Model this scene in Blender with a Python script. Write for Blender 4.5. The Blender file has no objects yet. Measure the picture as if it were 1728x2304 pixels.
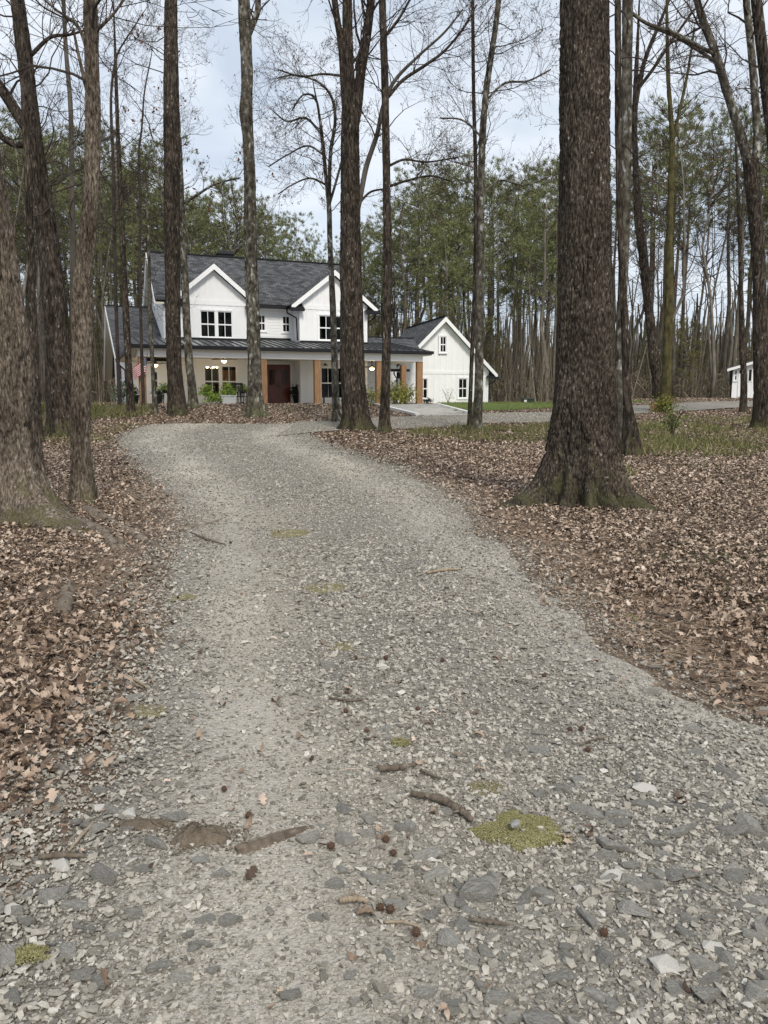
import bpy, bmesh, math, random
import numpy as np
from mathutils import Vector, Matrix

random.seed(11)
rng = np.random.default_rng(11)
scene = bpy.context.scene
COL = scene.collection
R = math.radians

# ------------------------------------------------------------------ camera, sky, sun, exposure
FPX, IW, IH, HORIZON, CAMZ = 1780.0, 1728.0, 2304.0, 898.0, 1.5
PITCH = math.atan((IH / 2 - HORIZON) / FPX)
cam_data = bpy.data.cameras.new('camera')
cam_data.sensor_fit = 'VERTICAL'
cam_data.sensor_height = 24.0
cam_data.lens = FPX / IH * 24.0
cam_data.clip_start = 0.05
cam_data.clip_end = 3000.0
cam = bpy.data.objects.new('camera', cam_data)
COL.objects.link(cam)
cam.location = (0, 0, CAMZ)
cam.rotation_euler = (math.pi / 2 - PITCH, 0, 0)
scene.camera = cam

SUN_EL, SUN_AZ = R(44), R(162)          # veiled sun behind the camera, slightly to its right
world = bpy.data.worlds.new('World')
scene.world = world
world.use_nodes = True
wn, wl = world.node_tree.nodes, world.node_tree.links
wn.clear()
w_out = wn.new('ShaderNodeOutputWorld')
w_bg = wn.new('ShaderNodeBackground')
w_bg.inputs['Strength'].default_value = 0.12
sky = wn.new('ShaderNodeTexSky')
sky.sky_type = 'NISHITA'
sky.sun_disc = False
sky.sun_elevation = SUN_EL
sky.sun_rotation = SUN_AZ
sky.air_density, sky.dust_density = 1.0, 2.0
w_tc = wn.new('ShaderNodeTexCoord')
w_map = wn.new('ShaderNodeMapping')
w_map.inputs['Scale'].default_value = (1.0, 1.0, 2.6)
w_n = wn.new('ShaderNodeTexNoise')
w_n.inputs['Scale'].default_value = 2.6
w_n.inputs['Detail'].default_value = 5
w_n.inputs['Roughness'].default_value = 0.52
w_n.inputs['Distortion'].default_value = 0.5
w_r = wn.new('ShaderNodeValToRGB')       # cloud sheet: grey-blue to pale
w_r.color_ramp.elements[0].position = 0.40
w_r.color_ramp.elements[0].color = (3.15, 3.55, 4.1, 1)
w_r.color_ramp.elements[1].position = 0.60
w_r.color_ramp.elements[1].color = (4.45, 4.7, 5.0, 1)
w_mx = wn.new('ShaderNodeMix')
w_mx.data_type = 'RGBA'
w_mx.inputs['Factor'].default_value = 0.88
wl.new(w_tc.outputs['Generated'], w_map.inputs['Vector'])
wl.new(w_map.outputs['Vector'], w_n.inputs['Vector'])
wl.new(w_n.outputs['Fac'], w_r.inputs['Fac'])
wl.new(sky.outputs['Color'], w_mx.inputs['A'])
wl.new(w_r.outputs['Color'], w_mx.inputs['B'])
wl.new(w_mx.outputs['Result'], w_bg.inputs['Color'])
wl.new(w_bg.outputs['Background'], w_out.inputs['Surface'])

sun_data = bpy.data.lights.new('sun', 'SUN')
sun_data.energy = 1.5
sun_data.angle = R(14)
sun_data.color = (1.0, 0.94, 0.84)
sun = bpy.data.objects.new('sun', sun_data)
COL.objects.link(sun)
sun.rotation_euler = (math.pi / 2 - SUN_EL, 0, math.pi - SUN_AZ)   # same direction as the sky's sun

scene.view_settings.view_transform = 'Standard'
scene.view_settings.look = 'None'
scene.view_settings.gamma = 1
scene.view_settings.exposure = 0.8
scene.view_settings.use_curve_mapping = False
scene.cycles.use_denoising = True
scene.cycles.denoiser = 'OPENIMAGEDENOISE'
scene.cycles.denoising_input_passes = 'RGB_ALBEDO_NORMAL'
scene.cycles.denoising_prefilter = 'NONE'
scene.cycles.sampling_pattern = 'TABULATED_SOBOL'
scene.cycles.sample_clamp_indirect = 4.0
scene.cycles.max_bounces = 6
scene.cycles.transparent_max_bounces = 8

# ------------------------------------------------------------------ helpers
def P(px, py, Y):
    """the point at distance Y ahead that the photograph shows at (px, py)"""
    yu = (IH / 2 - py) / FPX
    t = Y / (math.cos(PITCH) + yu * math.sin(PITCH))
    return Vector(((px - IW / 2) / FPX * t, Y, CAMZ + t * (yu * math.cos(PITCH) - math.sin(PITCH))))

K = 1728 / 1659.0
def Q(dx, dy, Y):
    return P(dx * K, dy * K, Y)

_tab = rng.random(65536).astype(np.float64) * 2 - 1
def vnoise(x, y, z):
    x, y, z = np.asarray(x, float), np.asarray(y, float), np.asarray(z, float)
    xi, yi, zi = np.floor(x).astype(np.int64), np.floor(y).astype(np.int64), np.floor(z).astype(np.int64)
    fx, fy, fz = x - xi, y - yi, z - zi
    fx, fy, fz = fx * fx * (3 - 2 * fx), fy * fy * (3 - 2 * fy), fz * fz * (3 - 2 * fz)
    def h(a, b, c):
        return _tab[((a * 73856093) ^ (b * 19349663) ^ (c * 83492791)) & 65535]
    x0 = h(xi, yi, zi) * (1 - fx) + h(xi + 1, yi, zi) * fx
    x1 = h(xi, yi + 1, zi) * (1 - fx) + h(xi + 1, yi + 1, zi) * fx
    x2 = h(xi, yi, zi + 1) * (1 - fx) + h(xi + 1, yi, zi + 1) * fx
    x3 = h(xi, yi + 1, zi + 1) * (1 - fx) + h(xi + 1, yi + 1, zi + 1) * fx
    return (x0 * (1 - fy) + x1 * fy) * (1 - fz) + (x2 * (1 - fy) + x3 * fy) * fz

def sstep(x, a, b):
    t = np.clip((np.asarray(x, float) - a) / (b - a), 0, 1)
    return t * t * (3 - 2 * t)

_py = np.linspace(-20, 700, 14401)
_pz = np.interp(_py, [-20, 9, 12, 17, 24, 28, 31, 33.5, 36, 38, 45, 60, 120, 700],
                [0, 0, .03, .10, .30, .45, .64, .92, 1.14, 1.19, 1.2, 1.2, 1.6, 5])
_k = np.ones(41) / 41
_pz = np.convolve(np.pad(_pz, 20, mode='edge'), _k, mode='valid')
def terrain(X, Y):
    X, Y = np.asarray(X, float), np.asarray(Y, float)
    z = np.interp(Y, _py, _pz)
    z = z - sstep(X, -1.6, .8) * np.interp(Y, [28, 30, 32, 34, 36, 38, 40, 42, 44, 46], [0, .04, .13, .27, .38, .34, .29, .19, .08, 0])
    z = z + 0.30 * sstep(X, 12, 19) * sstep(Y, 38, 48)
    z = z + 0.02 * vnoise(X * .9 + 3, Y * .9, 5.5) * (1 - sstep(Y, 60, 90)) + 0.25 * vnoise(X * .05, Y * .05, 1.5) * sstep(Y, 60, 110)
    return z

_my = np.concatenate([np.arange(1, 12, .01), np.arange(12, 130, .04)])
def ground_hit(px, py):
    yu = (IH / 2 - py) / FPX
    t = _my / (math.cos(PITCH) + yu * math.sin(PITCH))
    X = (px - IW / 2) / FPX * t
    Z = CAMZ + t * (yu * math.cos(PITCH) - math.sin(PITCH))
    below = np.nonzero(Z <= terrain(X, _my))[0]
    i = below[0] if len(below) else len(_my) - 1
    return Vector((X[i], _my[i], float(terrain(X[i], _my[i]))))

def gz(x, y):
    return float(terrain(x, y))

# ---- objects
def link(o, parent=None):
    COL.objects.link(o)
    if parent is not None:
        o.parent = parent
    return o

def tag(o, label=None, cat=None, group=None, kind=None):
    if label: o['label'] = label
    if cat: o['category'] = cat
    if group: o['group'] = group
    if kind: o['kind'] = kind
    return o

def empty(name, loc=(0, 0, 0), rz=0.0, label=None, cat=None, group=None):
    o = bpy.data.objects.new(name, None)
    o.location = loc
    o.rotation_euler = (0, 0, rz)
    o.empty_display_size = 0.2
    link(o)
    return tag(o, label, cat, group)

def obj(name, me, mat=None, parent=None, loc=None):
    o = bpy.data.objects.new(name, me)
    if mat is not None and not me.materials:
        me.materials.append(mat)
    if loc is not None:
        o.location = loc
    return link(o, parent)

def np_mesh(name, V, Fc, smooth=False):
    """V (n,3) and Fc (m,k) faces all with k corners"""
    V = np.ascontiguousarray(V, dtype=np.float32)
    Fc = np.ascontiguousarray(Fc, dtype=np.int32)
    me = bpy.data.meshes.new(name)
    m, k = Fc.shape
    me.vertices.add(len(V)); me.vertices.foreach_set('co', V.ravel())
    me.loops.add(m * k); me.loops.foreach_set('vertex_index', Fc.ravel())
    me.polygons.add(m)
    me.polygons.foreach_set('loop_start', np.arange(0, m * k, k, dtype=np.int32))
    me.polygons.foreach_set('loop_total', np.full(m, k, dtype=np.int32))
    me.polygons.foreach_set('use_smooth', np.full(m, smooth))
    me.update(calc_edges=True)
    return me

class MB:
    def __init__(self):
        self.v, self.f = [], []
    def box(self, x0, x1, y0, y1, z0, z1):
        b = len(self.v)
        self.v += [(x0, y0, z0), (x1, y0, z0), (x1, y1, z0), (x0, y1, z0), (x0, y0, z1), (x1, y0, z1), (x1, y1, z1), (x0, y1, z1)]
        self.f += [tuple(b + i for i in q) for q in ((0, 3, 2, 1), (4, 5, 6, 7), (0, 1, 5, 4), (1, 2, 6, 5), (2, 3, 7, 6), (3, 0, 4, 7))]
        return self
    def hexa(self, c):
        """8 corners: bottom ring 4, top ring 4"""
        b = len(self.v)
        self.v += [tuple(q) for q in c]
        self.f += [tuple(b + i for i in q) for q in ((0, 3, 2, 1), (4, 5, 6, 7), (0, 1, 5, 4), (1, 2, 6, 5), (2, 3, 7, 6), (3, 0, 4, 7))]
        return self
    def prism(self, poly, axis, a, b_):
        """poly of 2-D points extruded along axis ('y': points are (x,z); 'x': (y,z); 'z': (x,y))"""
        n, s = len(poly), len(self.v)
        def mk(p, t):
            return {'y': (p[0], t, p[1]), 'x': (t, p[0], p[1]), 'z': (p[0], p[1], t)}[axis]
        self.v += [mk(p, a) for p in poly] + [mk(p, b_) for p in poly]
        self.f += [tuple(range(s, s + n))[::-1], tuple(range(s + n, s + 2 * n))]
        for i in range(n):
            j = (i + 1) % n
            self.f.append((s + i, s + j, s + n + j, s + n + i))
        return self
    def tube(self, pts, rad, sides=5, cap=True):
        pts = [Vector(p) for p in pts]
        s = len(self.v)
        n = len(pts)
        ref = None
        cs = [(math.cos(2 * math.pi * i / sides), math.sin(2 * math.pi * i / sides)) for i in range(sides)]
        for i, p in enumerate(pts):
            d = (pts[min(i + 1, n - 1)] - pts[max(i - 1, 0)])
            if d.length < 1e-9: d = Vector((0, 0, 1))
            d.normalize()
            if ref is None:
                ref = d.orthogonal().normalized()
            ref = (ref - d * ref.dot(d))
            ref = ref.normalized() if ref.length > 1e-6 else d.orthogonal().normalized()
            b = d.cross(ref)
            r = rad[i] if hasattr(rad, '__len__') else rad
            for c, q in cs:
                self.v.append(tuple(p + ref * (c * r) + b * (q * r)))
        for i in range(n - 1):
            for j in range(sides):
                k = (j + 1) % sides
                self.f.append((s + i * sides + j, s + i * sides + k, s + (i + 1) * sides + k, s + (i + 1) * sides + j))
        if cap:
            self.f.append(tuple(s + j for j in range(sides))[::-1])
            self.f.append(tuple(s + (n - 1) * sides + j for j in range(sides)))
        return self
    def lathe(self, prof, c=(0, 0, 0), sides=16):
        s = len(self.v)
        for r, z in prof:
            for j in range(sides):
                a = 2 * math.pi * j / sides
                self.v.append((c[0] + r * math.cos(a), c[1] + r * math.sin(a), c[2] + z))
        for i in range(len(prof) - 1):
            for j in range(sides):
                k = (j + 1) % sides
                self.f.append((s + i * sides + j, s + i * sides + k, s + (i + 1) * sides + k, s + (i + 1) * sides + j))
        self.f.append(tuple(s + j for j in range(sides))[::-1])
        self.f.append(tuple(s + (len(prof) - 1) * sides + j for j in range(sides)))
        return self
    def quad(self, a, b, c, d):
        s = len(self.v)
        self.v += [tuple(a), tuple(b), tuple(c), tuple(d)]
        self.f.append((s, s + 1, s + 2, s + 3))
        return self
    def mesh(self, name, smooth=False):
        me = bpy.data.meshes.new(name)
        me.from_pydata(self.v, [], self.f)
        if smooth:
            me.polygons.foreach_set('use_smooth', [True] * len(me.polygons))
        me.update()
        return me
    def build(self, name, mat, parent=None, smooth=False, loc=None):
        return obj(name, self.mesh(name, smooth), mat, parent, loc)

# ---- materials
def mat(name, ramp, scale=4.0, stretch=(1, 1, 1), rough=0.8, bump=0.0, bscale=None, bdist=0.02, island=False, spec=0.25,
        patch=None, detail=6, inst=0.0, metallic=0.0):
    m = bpy.data.materials.new(name)
    m.use_nodes = True
    n, l = m.node_tree.nodes, m.node_tree.links
    bs = n['Principled BSDF']
    bs.inputs['Roughness'].default_value = rough
    bs.inputs['Specular IOR Level'].default_value = spec
    bs.inputs['Metallic'].default_value = metallic
    tc = n.new('ShaderNodeTexCoord')
    mp = n.new('ShaderNodeMapping')
    mp.inputs['Scale'].default_value = stretch
    l.new(tc.outputs['Object'], mp.inputs['Vector'])
    nz = n.new('ShaderNodeTexNoise')
    nz.inputs['Scale'].default_value = scale
    nz.inputs['Detail'].default_value = detail
    nz.inputs['Roughness'].default_value = 0.6
    l.new(mp.outputs['Vector'], nz.inputs['Vector'])
    cr = n.new('ShaderNodeValToRGB')
    els = cr.color_ramp.elements
    while len(els) < len(ramp):
        els.new(0.5)
    for e, (p, c) in zip(els, ramp):
        e.position = p
        e.color = (*c, 1)
    col = cr.outputs['Color']
    if island:
        if island == 'object':
            ge = n.new('ShaderNodeObjectInfo')
            l.new(ge.outputs['Random'], cr.inputs['Fac'])
        else:
            ge = n.new('ShaderNodeNewGeometry')
            l.new(ge.outputs['Random Per Island'], cr.inputs['Fac'])
        mr = n.new('ShaderNodeMapRange')
        mr.inputs['To Min'].default_value = 0.62
        mr.inputs['To Max'].default_value = 1.38
        l.new(nz.outputs['Fac'], mr.inputs['Value'])
        mu = n.new('ShaderNodeMix'); mu.data_type = 'RGBA'; mu.blend_type = 'MULTIPLY'
        mu.inputs['Factor'].default_value = 1.0
        l.new(col, mu.inputs['A']); l.new(mr.outputs['Result'], mu.inputs['B'])
        col = mu.outputs['Result']
    else:
        l.new(nz.outputs['Fac'], cr.inputs['Fac'])
    if patch:
        pc, ps, lo, hi, pst = patch
        mp2 = n.new('ShaderNodeMapping'); mp2.inputs['Scale'].default_value = pst
        mp2.inputs['Location'].default_value = (3.1, 7.7, 1.3)
        l.new(tc.outputs['Object'], mp2.inputs['Vector'])
        n2 = n.new('ShaderNodeTexNoise'); n2.inputs['Scale'].default_value = ps; n2.inputs['Detail'].default_value = 5
        l.new(mp2.outputs['Vector'], n2.inputs['Vector'])
        r2 = n.new('ShaderNodeMapRange'); r2.inputs['From Min'].default_value = lo; r2.inputs['From Max'].default_value = hi
        l.new(n2.outputs['Fac'], r2.inputs['Value'])
        mx = n.new('ShaderNodeMix'); mx.data_type = 'RGBA'
        l.new(r2.outputs['Result'], mx.inputs['Factor'])
        l.new(col, mx.inputs['A']); mx.inputs['B'].default_value = (*pc, 1)
        col = mx.outputs['Result']
    if inst:
        oi = n.new('ShaderNodeObjectInfo')
        mr = n.new('ShaderNodeMapRange')
        mr.inputs['To Min'].default_value = 1 - inst; mr.inputs['To Max'].default_value = 1 + inst
        l.new(oi.outputs['Random'], mr.inputs['Value'])
        mu = n.new('ShaderNodeMix'); mu.data_type = 'RGBA'; mu.blend_type = 'MULTIPLY'
        mu.inputs['Factor'].default_value = 1.0
        l.new(col, mu.inputs['A']); l.new(mr.outputs['Result'], mu.inputs['B'])
        col = mu.outputs['Result']
    l.new(col, bs.inputs['Base Color'])
    if bump:
        nb = n.new('ShaderNodeTexNoise')
        nb.inputs['Scale'].default_value = bscale or scale * 3
        nb.inputs['Detail'].default_value = 6
        l.new(mp.outputs['Vector'], nb.inputs['Vector'])
        bp = n.new('ShaderNodeBump')
        bp.inputs['Strength'].default_value = bump
        bp.inputs['Distance'].default_value = bdist
        l.new(nb.outputs['Fac'], bp.inputs['Height'])
        l.new(bp.outputs['Normal'], bs.inputs['Normal'])
    return m

def glow(name, color, strength):
    m = bpy.data.materials.new(name); m.use_nodes = True
    b = m.node_tree.nodes['Principled BSDF']
    b.inputs['Base Color'].default_value = (*color, 1)
    b.inputs['Emission Color'].default_value = (*color, 1)
    b.inputs['Emission Strength'].default_value = strength
    m.cycles.emission_sampling = 'NONE'          # the lamp beside it carries the light
    return m

def glass_mat(name, tint=(0.75, 0.8, 0.8)):
    m = bpy.data.materials.new(name); m.use_nodes = True
    n, l = m.node_tree.nodes, m.node_tree.links
    n.remove(n['Principled BSDF'])
    tr = n.new('ShaderNodeBsdfTransparent'); tr.inputs['Color'].default_value = (*tint, 1)
    gl = n.new('ShaderNodeBsdfGlossy'); gl.inputs['Roughness'].default_value = 0.02
    fr = n.new('ShaderNodeFresnel'); fr.inputs['IOR'].default_value = 1.22
    mx = n.new('ShaderNodeMixShader')
    l.new(fr.outputs['Fac'], mx.inputs['Fac']); l.new(tr.outputs['BSDF'], mx.inputs[1]); l.new(gl.outputs['BSDF'], mx.inputs[2])
    l.new(mx.outputs['Shader'], n['Material Output'].inputs['Surface'])
    return m

M = {}
M['ground'] = mat('forest_soil', [(.3, (.10, .072, .05)), (.5, (.165, .122, .087)), (.68, (.25, .192, .14))], scale=9, rough=.95, bump=.8, bscale=30, bdist=.03, detail=10,
                  patch=((.09, .10, .035), .22, .60, .74, (1, 1, 1)))
LEAF_RAMP = [(0, (.045, .029, .02)), (.2, (.115, .076, .052)), (.42, (.235, .165, .115)), (.62, (.36, .265, .192)), (.84, (.48, .37, .285)), (1, (.62, .515, .42))]
M['leaf'] = mat('dead_oak_leaf', LEAF_RAMP, scale=3, rough=.6, island='object', spec=.3, bump=.25, bscale=8, bdist=.06)
M['leaf_bright'] = mat('tan_oak_leaf', [(0, (.11, .073, .05)), (.5, (.28, .2, .143)), (1, (.5, .39, .3))], scale=14, rough=.55, spec=.3, island='object')
M['straw'] = mat('pine_straw', [(0, (.23, .15, .095)), (.5, (.38, .27, .18)), (1, (.54, .42, .31))], scale=20, island=True, rough=.7)
M['grit'] = mat('gravel_fines', [(.28, (.15, .135, .112)), (.42, (.29, .264, .225)), (.56, (.44, .407, .352)), (.72, (.6, .565, .505))], scale=55, rough=.95, bump=1.0, bscale=85, bdist=.02, detail=12,
                patch=((.46, .415, .345), .7, .47, .66, (1, .45, 1)))
def track_mix(m):
    """packed beige dust where the wheels run, dark mossy fines between (mesh attribute 'track')"""
    n, l = m.node_tree.nodes, m.node_tree.links
    bs = n['Principled BSDF']
    src = bs.inputs['Base Color'].links[0].from_socket
    at = n.new('ShaderNodeAttribute'); at.attribute_name = 'track'
    mr = n.new('ShaderNodeMapRange')
    for k_, v_ in (('To Min', .62), ('To Max', 1.12)):
        mr.inputs[k_].default_value = v_
    l.new(at.outputs['Fac'], mr.inputs['Value'])
    mu = n.new('ShaderNodeMix'); mu.data_type = 'RGBA'; mu.blend_type = 'MULTIPLY'; mu.inputs['Factor'].default_value = 1
    l.new(src, mu.inputs['A']); l.new(mr.outputs['Result'], mu.inputs['B'])
    mx = n.new('ShaderNodeMix'); mx.data_type = 'RGBA'
    mr2 = n.new('ShaderNodeMapRange'); mr2.inputs['To Max'].default_value = .5
    l.new(at.outputs['Fac'], mr2.inputs['Value'])
    l.new(mr2.outputs['Result'], mx.inputs['Factor']); l.new(mu.outputs['Result'], mx.inputs['A'])
    mx.inputs['B'].default_value = (.55, .505, .43, 1)
    l.new(mx.outputs['Result'], bs.inputs['Base Color'])
track_mix(M['grit'])
M['gravel'] = mat('crushed_stone', [(0, (.14, .128, .105)), (.2, (.235, .216, .18)), (.45, (.335, .308, .26)), (.7, (.42, .387, .328)), (.95, (.49, .455, .392)), (1, (.6, .565, .505))],
                  scale=1.2, rough=.85, island='object', spec=.3, bump=.3, bscale=3, bdist=.1)
M['slate'] = mat('grey_schist', [(.3, (.2, .191, .168)), (.5, (.34, .322, .285)), (.7, (.48, .452, .4))], scale=3.2, stretch=(1, 3.4, 5), rough=.75, bump=.7, bscale=9, bdist=.08, inst=.22, spec=.35,
                 patch=((.33, .27, .18), 2, .62, .75, (1, 1, 1)))
M['quartz'] = mat('white_quartz', [(.3, (.36, .335, .295)), (.6, (.5, .475, .435))], scale=18, rough=.6, bump=.4, bscale=40, bdist=.006)
M['moss'] = mat('moss', [(.3, (.10, .092, .03)), (.5, (.19, .18, .06)), (.7, (.29, .27, .11))], scale=40, rough=1, bump=1, bscale=130, bdist=.012, spec=.05,
                patch=((.2, .15, .06), 7, .6, .75, (1, 1, 1)))
M['moss_blade'] = mat('moss_tip', [(0, (.12, .108, .045)), (.5, (.205, .19, .085)), (1, (.34, .32, .17))], island=True, rough=1, spec=.05)
M['moss_dull'] = mat('dull_moss', [(0, (.14, .118, .065)), (.5, (.22, .195, .11)), (1, (.33, .30, .18))], island=True, rough=1, spec=.05)
M['soil_crumb'] = mat('soil_crumb', [(0, (.075, .058, .042)), (.6, (.15, .12, .088)), (1, (.26, .215, .165))], island=True, rough=1, spec=.05)
M['burr'] = mat('seed_ball_brown', [(.3, (.05, .028, .018)), (.7, (.13, .075, .048))], scale=60, rough=.7)
M['stick'] = mat('dead_stick', [(.3, (.07, .055, .04)), (.55, (.15, .12, .09)), (.75, (.25, .215, .17))], scale=30, stretch=(1, 1, 1), rough=.9, bump=.7, bscale=70, bdist=.006)
M['stick_pale'] = mat('pale_stick', [(.3, (.2, .155, .105)), (.7, (.38, .31, .23))], scale=24, rough=.9, bump=.5, bscale=60, bdist=.005)
M['dirt'] = mat('churned_dirt', [(.3, (.11, .088, .064)), (.6, (.19, .155, .115)), (.75, (.27, .225, .17))], scale=22, rough=1, bump=1, bscale=50, bdist=.03)
# bark
def paint0(name, c):
    return mat(name, [(.3, tuple(v * .8 for v in c)), (.7, c)], scale=3, rough=.7)
def bark(name, ramp, scale, zs, fleck, fleck_scale, fleck_lo, moss=None, bump=1.0, bdist=.02):
    """furrowed bark: fine vertical grain, pale lichen flecks, and moss growing up from the foot (object z in metres)"""
    ramp = [(.5 + (p_ - .5) * .72, c_) for p_, c_ in ramp]
    m = mat(name, ramp, scale=scale, stretch=(1, 1, zs), rough=.95, bump=bump, bscale=scale * 1.2, bdist=bdist, detail=10, spec=.08, patch=(fleck, fleck_scale, fleck_lo, fleck_lo + .08, (1, 1, .55)))
    n, l = m.node_tree.nodes, m.node_tree.links
    bs = n['Principled BSDF']
    src = bs.inputs['Base Color'].links[0].from_socket
    tc0 = n.new('ShaderNodeTexCoord'); mp0 = n.new('ShaderNodeMapping'); mp0.inputs['Scale'].default_value = (1, 1, .45)
    l.new(tc0.outputs['Object'], mp0.inputs['Vector'])
    nd = n.new('ShaderNodeTexNoise'); nd.inputs['Scale'].default_value = 2.6; nd.inputs['Detail'].default_value = 5
    l.new(mp0.outputs['Vector'], nd.inputs['Vector'])
    md = n.new('ShaderNodeMapRange'); md.inputs['From Min'].default_value = .3; md.inputs['From Max'].default_value = .7
    md.inputs['To Min'].default_value = .55; md.inputs['To Max'].default_value = 1.5
    l.new(nd.outputs['Fac'], md.inputs['Value'])
    mt_ = n.new('ShaderNodeMix'); mt_.data_type = 'RGBA'; mt_.blend_type = 'MULTIPLY'; mt_.inputs['Factor'].default_value = 1
    l.new(src, mt_.inputs['A']); l.new(md.outputs['Result'], mt_.inputs['B'])
    src = mt_.outputs['Result']
    l.new(src, bs.inputs['Base Color'])
    if moss:
        tc = n.new('ShaderNodeTexCoord'); sp = n.new('ShaderNodeSeparateXYZ')
        l.new(tc.outputs['Object'], sp.inputs['Vector'])
        hz = n.new('ShaderNodeMapRange'); hz.inputs['From Min'].default_value = 0.0; hz.inputs['From Max'].default_value = moss[1]
        hz.inputs['To Min'].default_value = .17; hz.inputs['To Max'].default_value = -.12
        l.new(sp.outputs['Z'], hz.inputs['Value'])
        nz = n.new('ShaderNodeTexNoise'); nz.inputs['Scale'].default_value = 5; nz.inputs['Detail'].default_value = 8
        l.new(tc.outputs['Object'], nz.inputs['Vector'])
        ad = n.new('ShaderNodeMath'); ad.operation = 'ADD'
        l.new(nz.outputs['Fac'], ad.inputs[0]); l.new(hz.outputs['Result'], ad.inputs[1])
        mr = n.new('ShaderNodeMapRange'); mr.inputs['From Min'].default_value = .55; mr.inputs['From Max'].default_value = .72; mr.inputs['To Max'].default_value = .6
        l.new(ad.outputs['Value'], mr.inputs['Value'])
        mx = n.new('ShaderNodeMix'); mx.data_type = 'RGBA'
        l.new(mr.outputs['Result'], mx.inputs['Factor']); l.new(src, mx.inputs['A']); mx.inputs['B'].default_value = (*moss[0], 1)
        l.new(mx.outputs['Result'], bs.inputs['Base Color'])
    return m
M['bark_oak'] = bark('oak_bark', [(.3, (.014, .011, .0085)), (.46, (.038, .0305, .024)), (.6, (.074, .061, .048)), (.74, (.14, .12, .097))], 42, .34, (.26, .24, .2), 26, .645, ((.085, .083, .04), 1.3))
M['bark_pale'] = bark('white_oak_bark', [(.3, (.036, .028, .021)), (.46, (.095, .077, .059)), (.6, (.16, .132, .104)), (.74, (.26, .22, .178))], 40, .3, (.30, .27, .225), 26, .68, ((.10, .095, .04), .9))
M['bark_brown'] = bark('hickory_bark', [(.3, (.014, .011, .0085)), (.48, (.039, .031, .0245)), (.62, (.072, .059, .047)), (.75, (.125, .106, .087))], 20, .22, (.22, .21, .18), 11, .64, ((.085, .085, .035), 1.1), 1.0, .03)
M['bark_lichen'] = bark('lichened_bark', [(.3, (.03, .025, .019)), (.48, (.075, .067, .052)), (.62, (.13, .121, .098)), (.75, (.22, .213, .185))], 9, .5, (.33, .335, .3), 6, .6, ((.085, .085, .035), 1.3), 1.0, .03)
M['root_bark'] = mat('bare_root', [(.3, (.10, .078, .06)), (.55, (.2, .165, .13)), (.75, (.3, .255, .21))], scale=14, rough=.95, bump=.8, bscale=30, bdist=.02, spec=.1)
M['moss_stone'] = paint0('smooth_grey_stone', (.30, .295, .285))
M['bark_moss'] = mat('mossy_bark', [(.3, (.035, .03, .016)), (.5, (.075, .066, .032)), (.7, (.12, .11, .05))], scale=8, stretch=(1, 1, .4), rough=1, bump=.8, bscale=20, bdist=.03, spec=.05)
M['bark_pine'] = mat('pine_bark', [(.3, (.065, .055, .042)), (.5, (.14, .122, .096)), (.7, (.22, .195, .155))], scale=5, stretch=(1, 1, .35), rough=.95, inst=.3, spec=.1)
M['bark_grey'] = mat('grey_sapling_bark', [(.3, (.085, .074, .06)), (.7, (.21, .19, .16))], scale=5, stretch=(1, 1, .3), rough=.95, inst=.35, spec=.1)
M['twig'] = mat('bare_twig', [(.3, (.035, .028, .024)), (.7, (.08, .065, .056))], scale=3, rough=.9, spec=.1)
M['twig_red'] = mat('budding_twig', [(.3, (.11, .06, .05)), (.7, (.19, .11, .09))], scale=3, rough=.9, spec=.1)
M['needle'] = mat('pine_needles', [(0, (.085, .095, .032)), (.35, (.135, .152, .055)), (.7, (.19, .205, .08)), (1, (.26, .265, .125))], scale=.35, island=True, rough=.6, spec=.3, inst=.2)
M['needle_olive'] = mat('cedar_foliage', [(0, (.07, .066, .022)), (.5, (.13, .12, .045)), (1, (.2, .18, .075))], scale=.35, island=True, rough=.7, spec=.2, inst=.2)
M['dead_leaf_hang'] = mat('hanging_dead_leaf', [(0, (.07, .03, .02)), (.6, (.15, .075, .045)), (1, (.24, .13, .08))], island=True, scale=5, rough=.7)
M['brush'] = mat('winter_brush', [(0, (.10, .083, .06)), (.5, (.17, .145, .108)), (1, (.26, .225, .17))], island=True, scale=.3, rough=.95, spec=.1)
M['grass'] = mat('grass_blades', [(0, (.075, .11, .025)), (.5, (.13, .175, .045)), (.8, (.2, .235, .075)), (1, (.32, .28, .14))], island=True, scale=2, rough=.7)
M['weed'] = mat('weedy_grass', [(0, (.07, .085, .025)), (.5, (.125, .135, .045)), (.8, (.22, .2, .09)), (1, (.34, .28, .16))], island=True, scale=2, rough=.8)
M['lawn'] = mat('lawn_soil', [(.3, (.10, .14, .035)), (.7, (.17, .21, .06))], scale=3, rough=.95, bump=.8, bscale=20, bdist=.05)
# building
def paint(name, c, rough=.55, var=.06, scale=1.5):
    return mat(name, [(.3, tuple(v * (1 - var) for v in c)), (.7, c)], scale=scale, rough=rough, spec=.3)
M['white'] = paint('white_siding_paint', (.86, .865, .865))
M['white_trim'] = paint('white_trim_paint', (.88, .88, .87))
M['soffit'] = paint('cream_soffit', (.62, .6, .5))
M['black'] = paint('black_metal', (.012, .012, .014), .4)
M['shingle'] = None
M['metal'] = mat('standing_seam_steel', [(.3, (.10, .103, .107)), (.7, (.145, .148, .152))], scale=2, rough=.3, spec=.6, inst=.12, metallic=.35)
M['cedar'] = mat('cedar_post', [(.3, (.2, .11, .055)), (.55, (.31, .18, .095)), (.75, (.4, .25, .14))], scale=6, stretch=(4, 4, .35), rough=.7, bump=.2, bscale=30, bdist=.004)
M['door'] = mat('mahogany_door', [(.3, (.10, .02, .011)), (.7, (.19, .042, .021))], scale=8, stretch=(4, 4, .4), rough=.3, spec=.5)
M['glass'] = glass_mat('window_glass')
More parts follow.
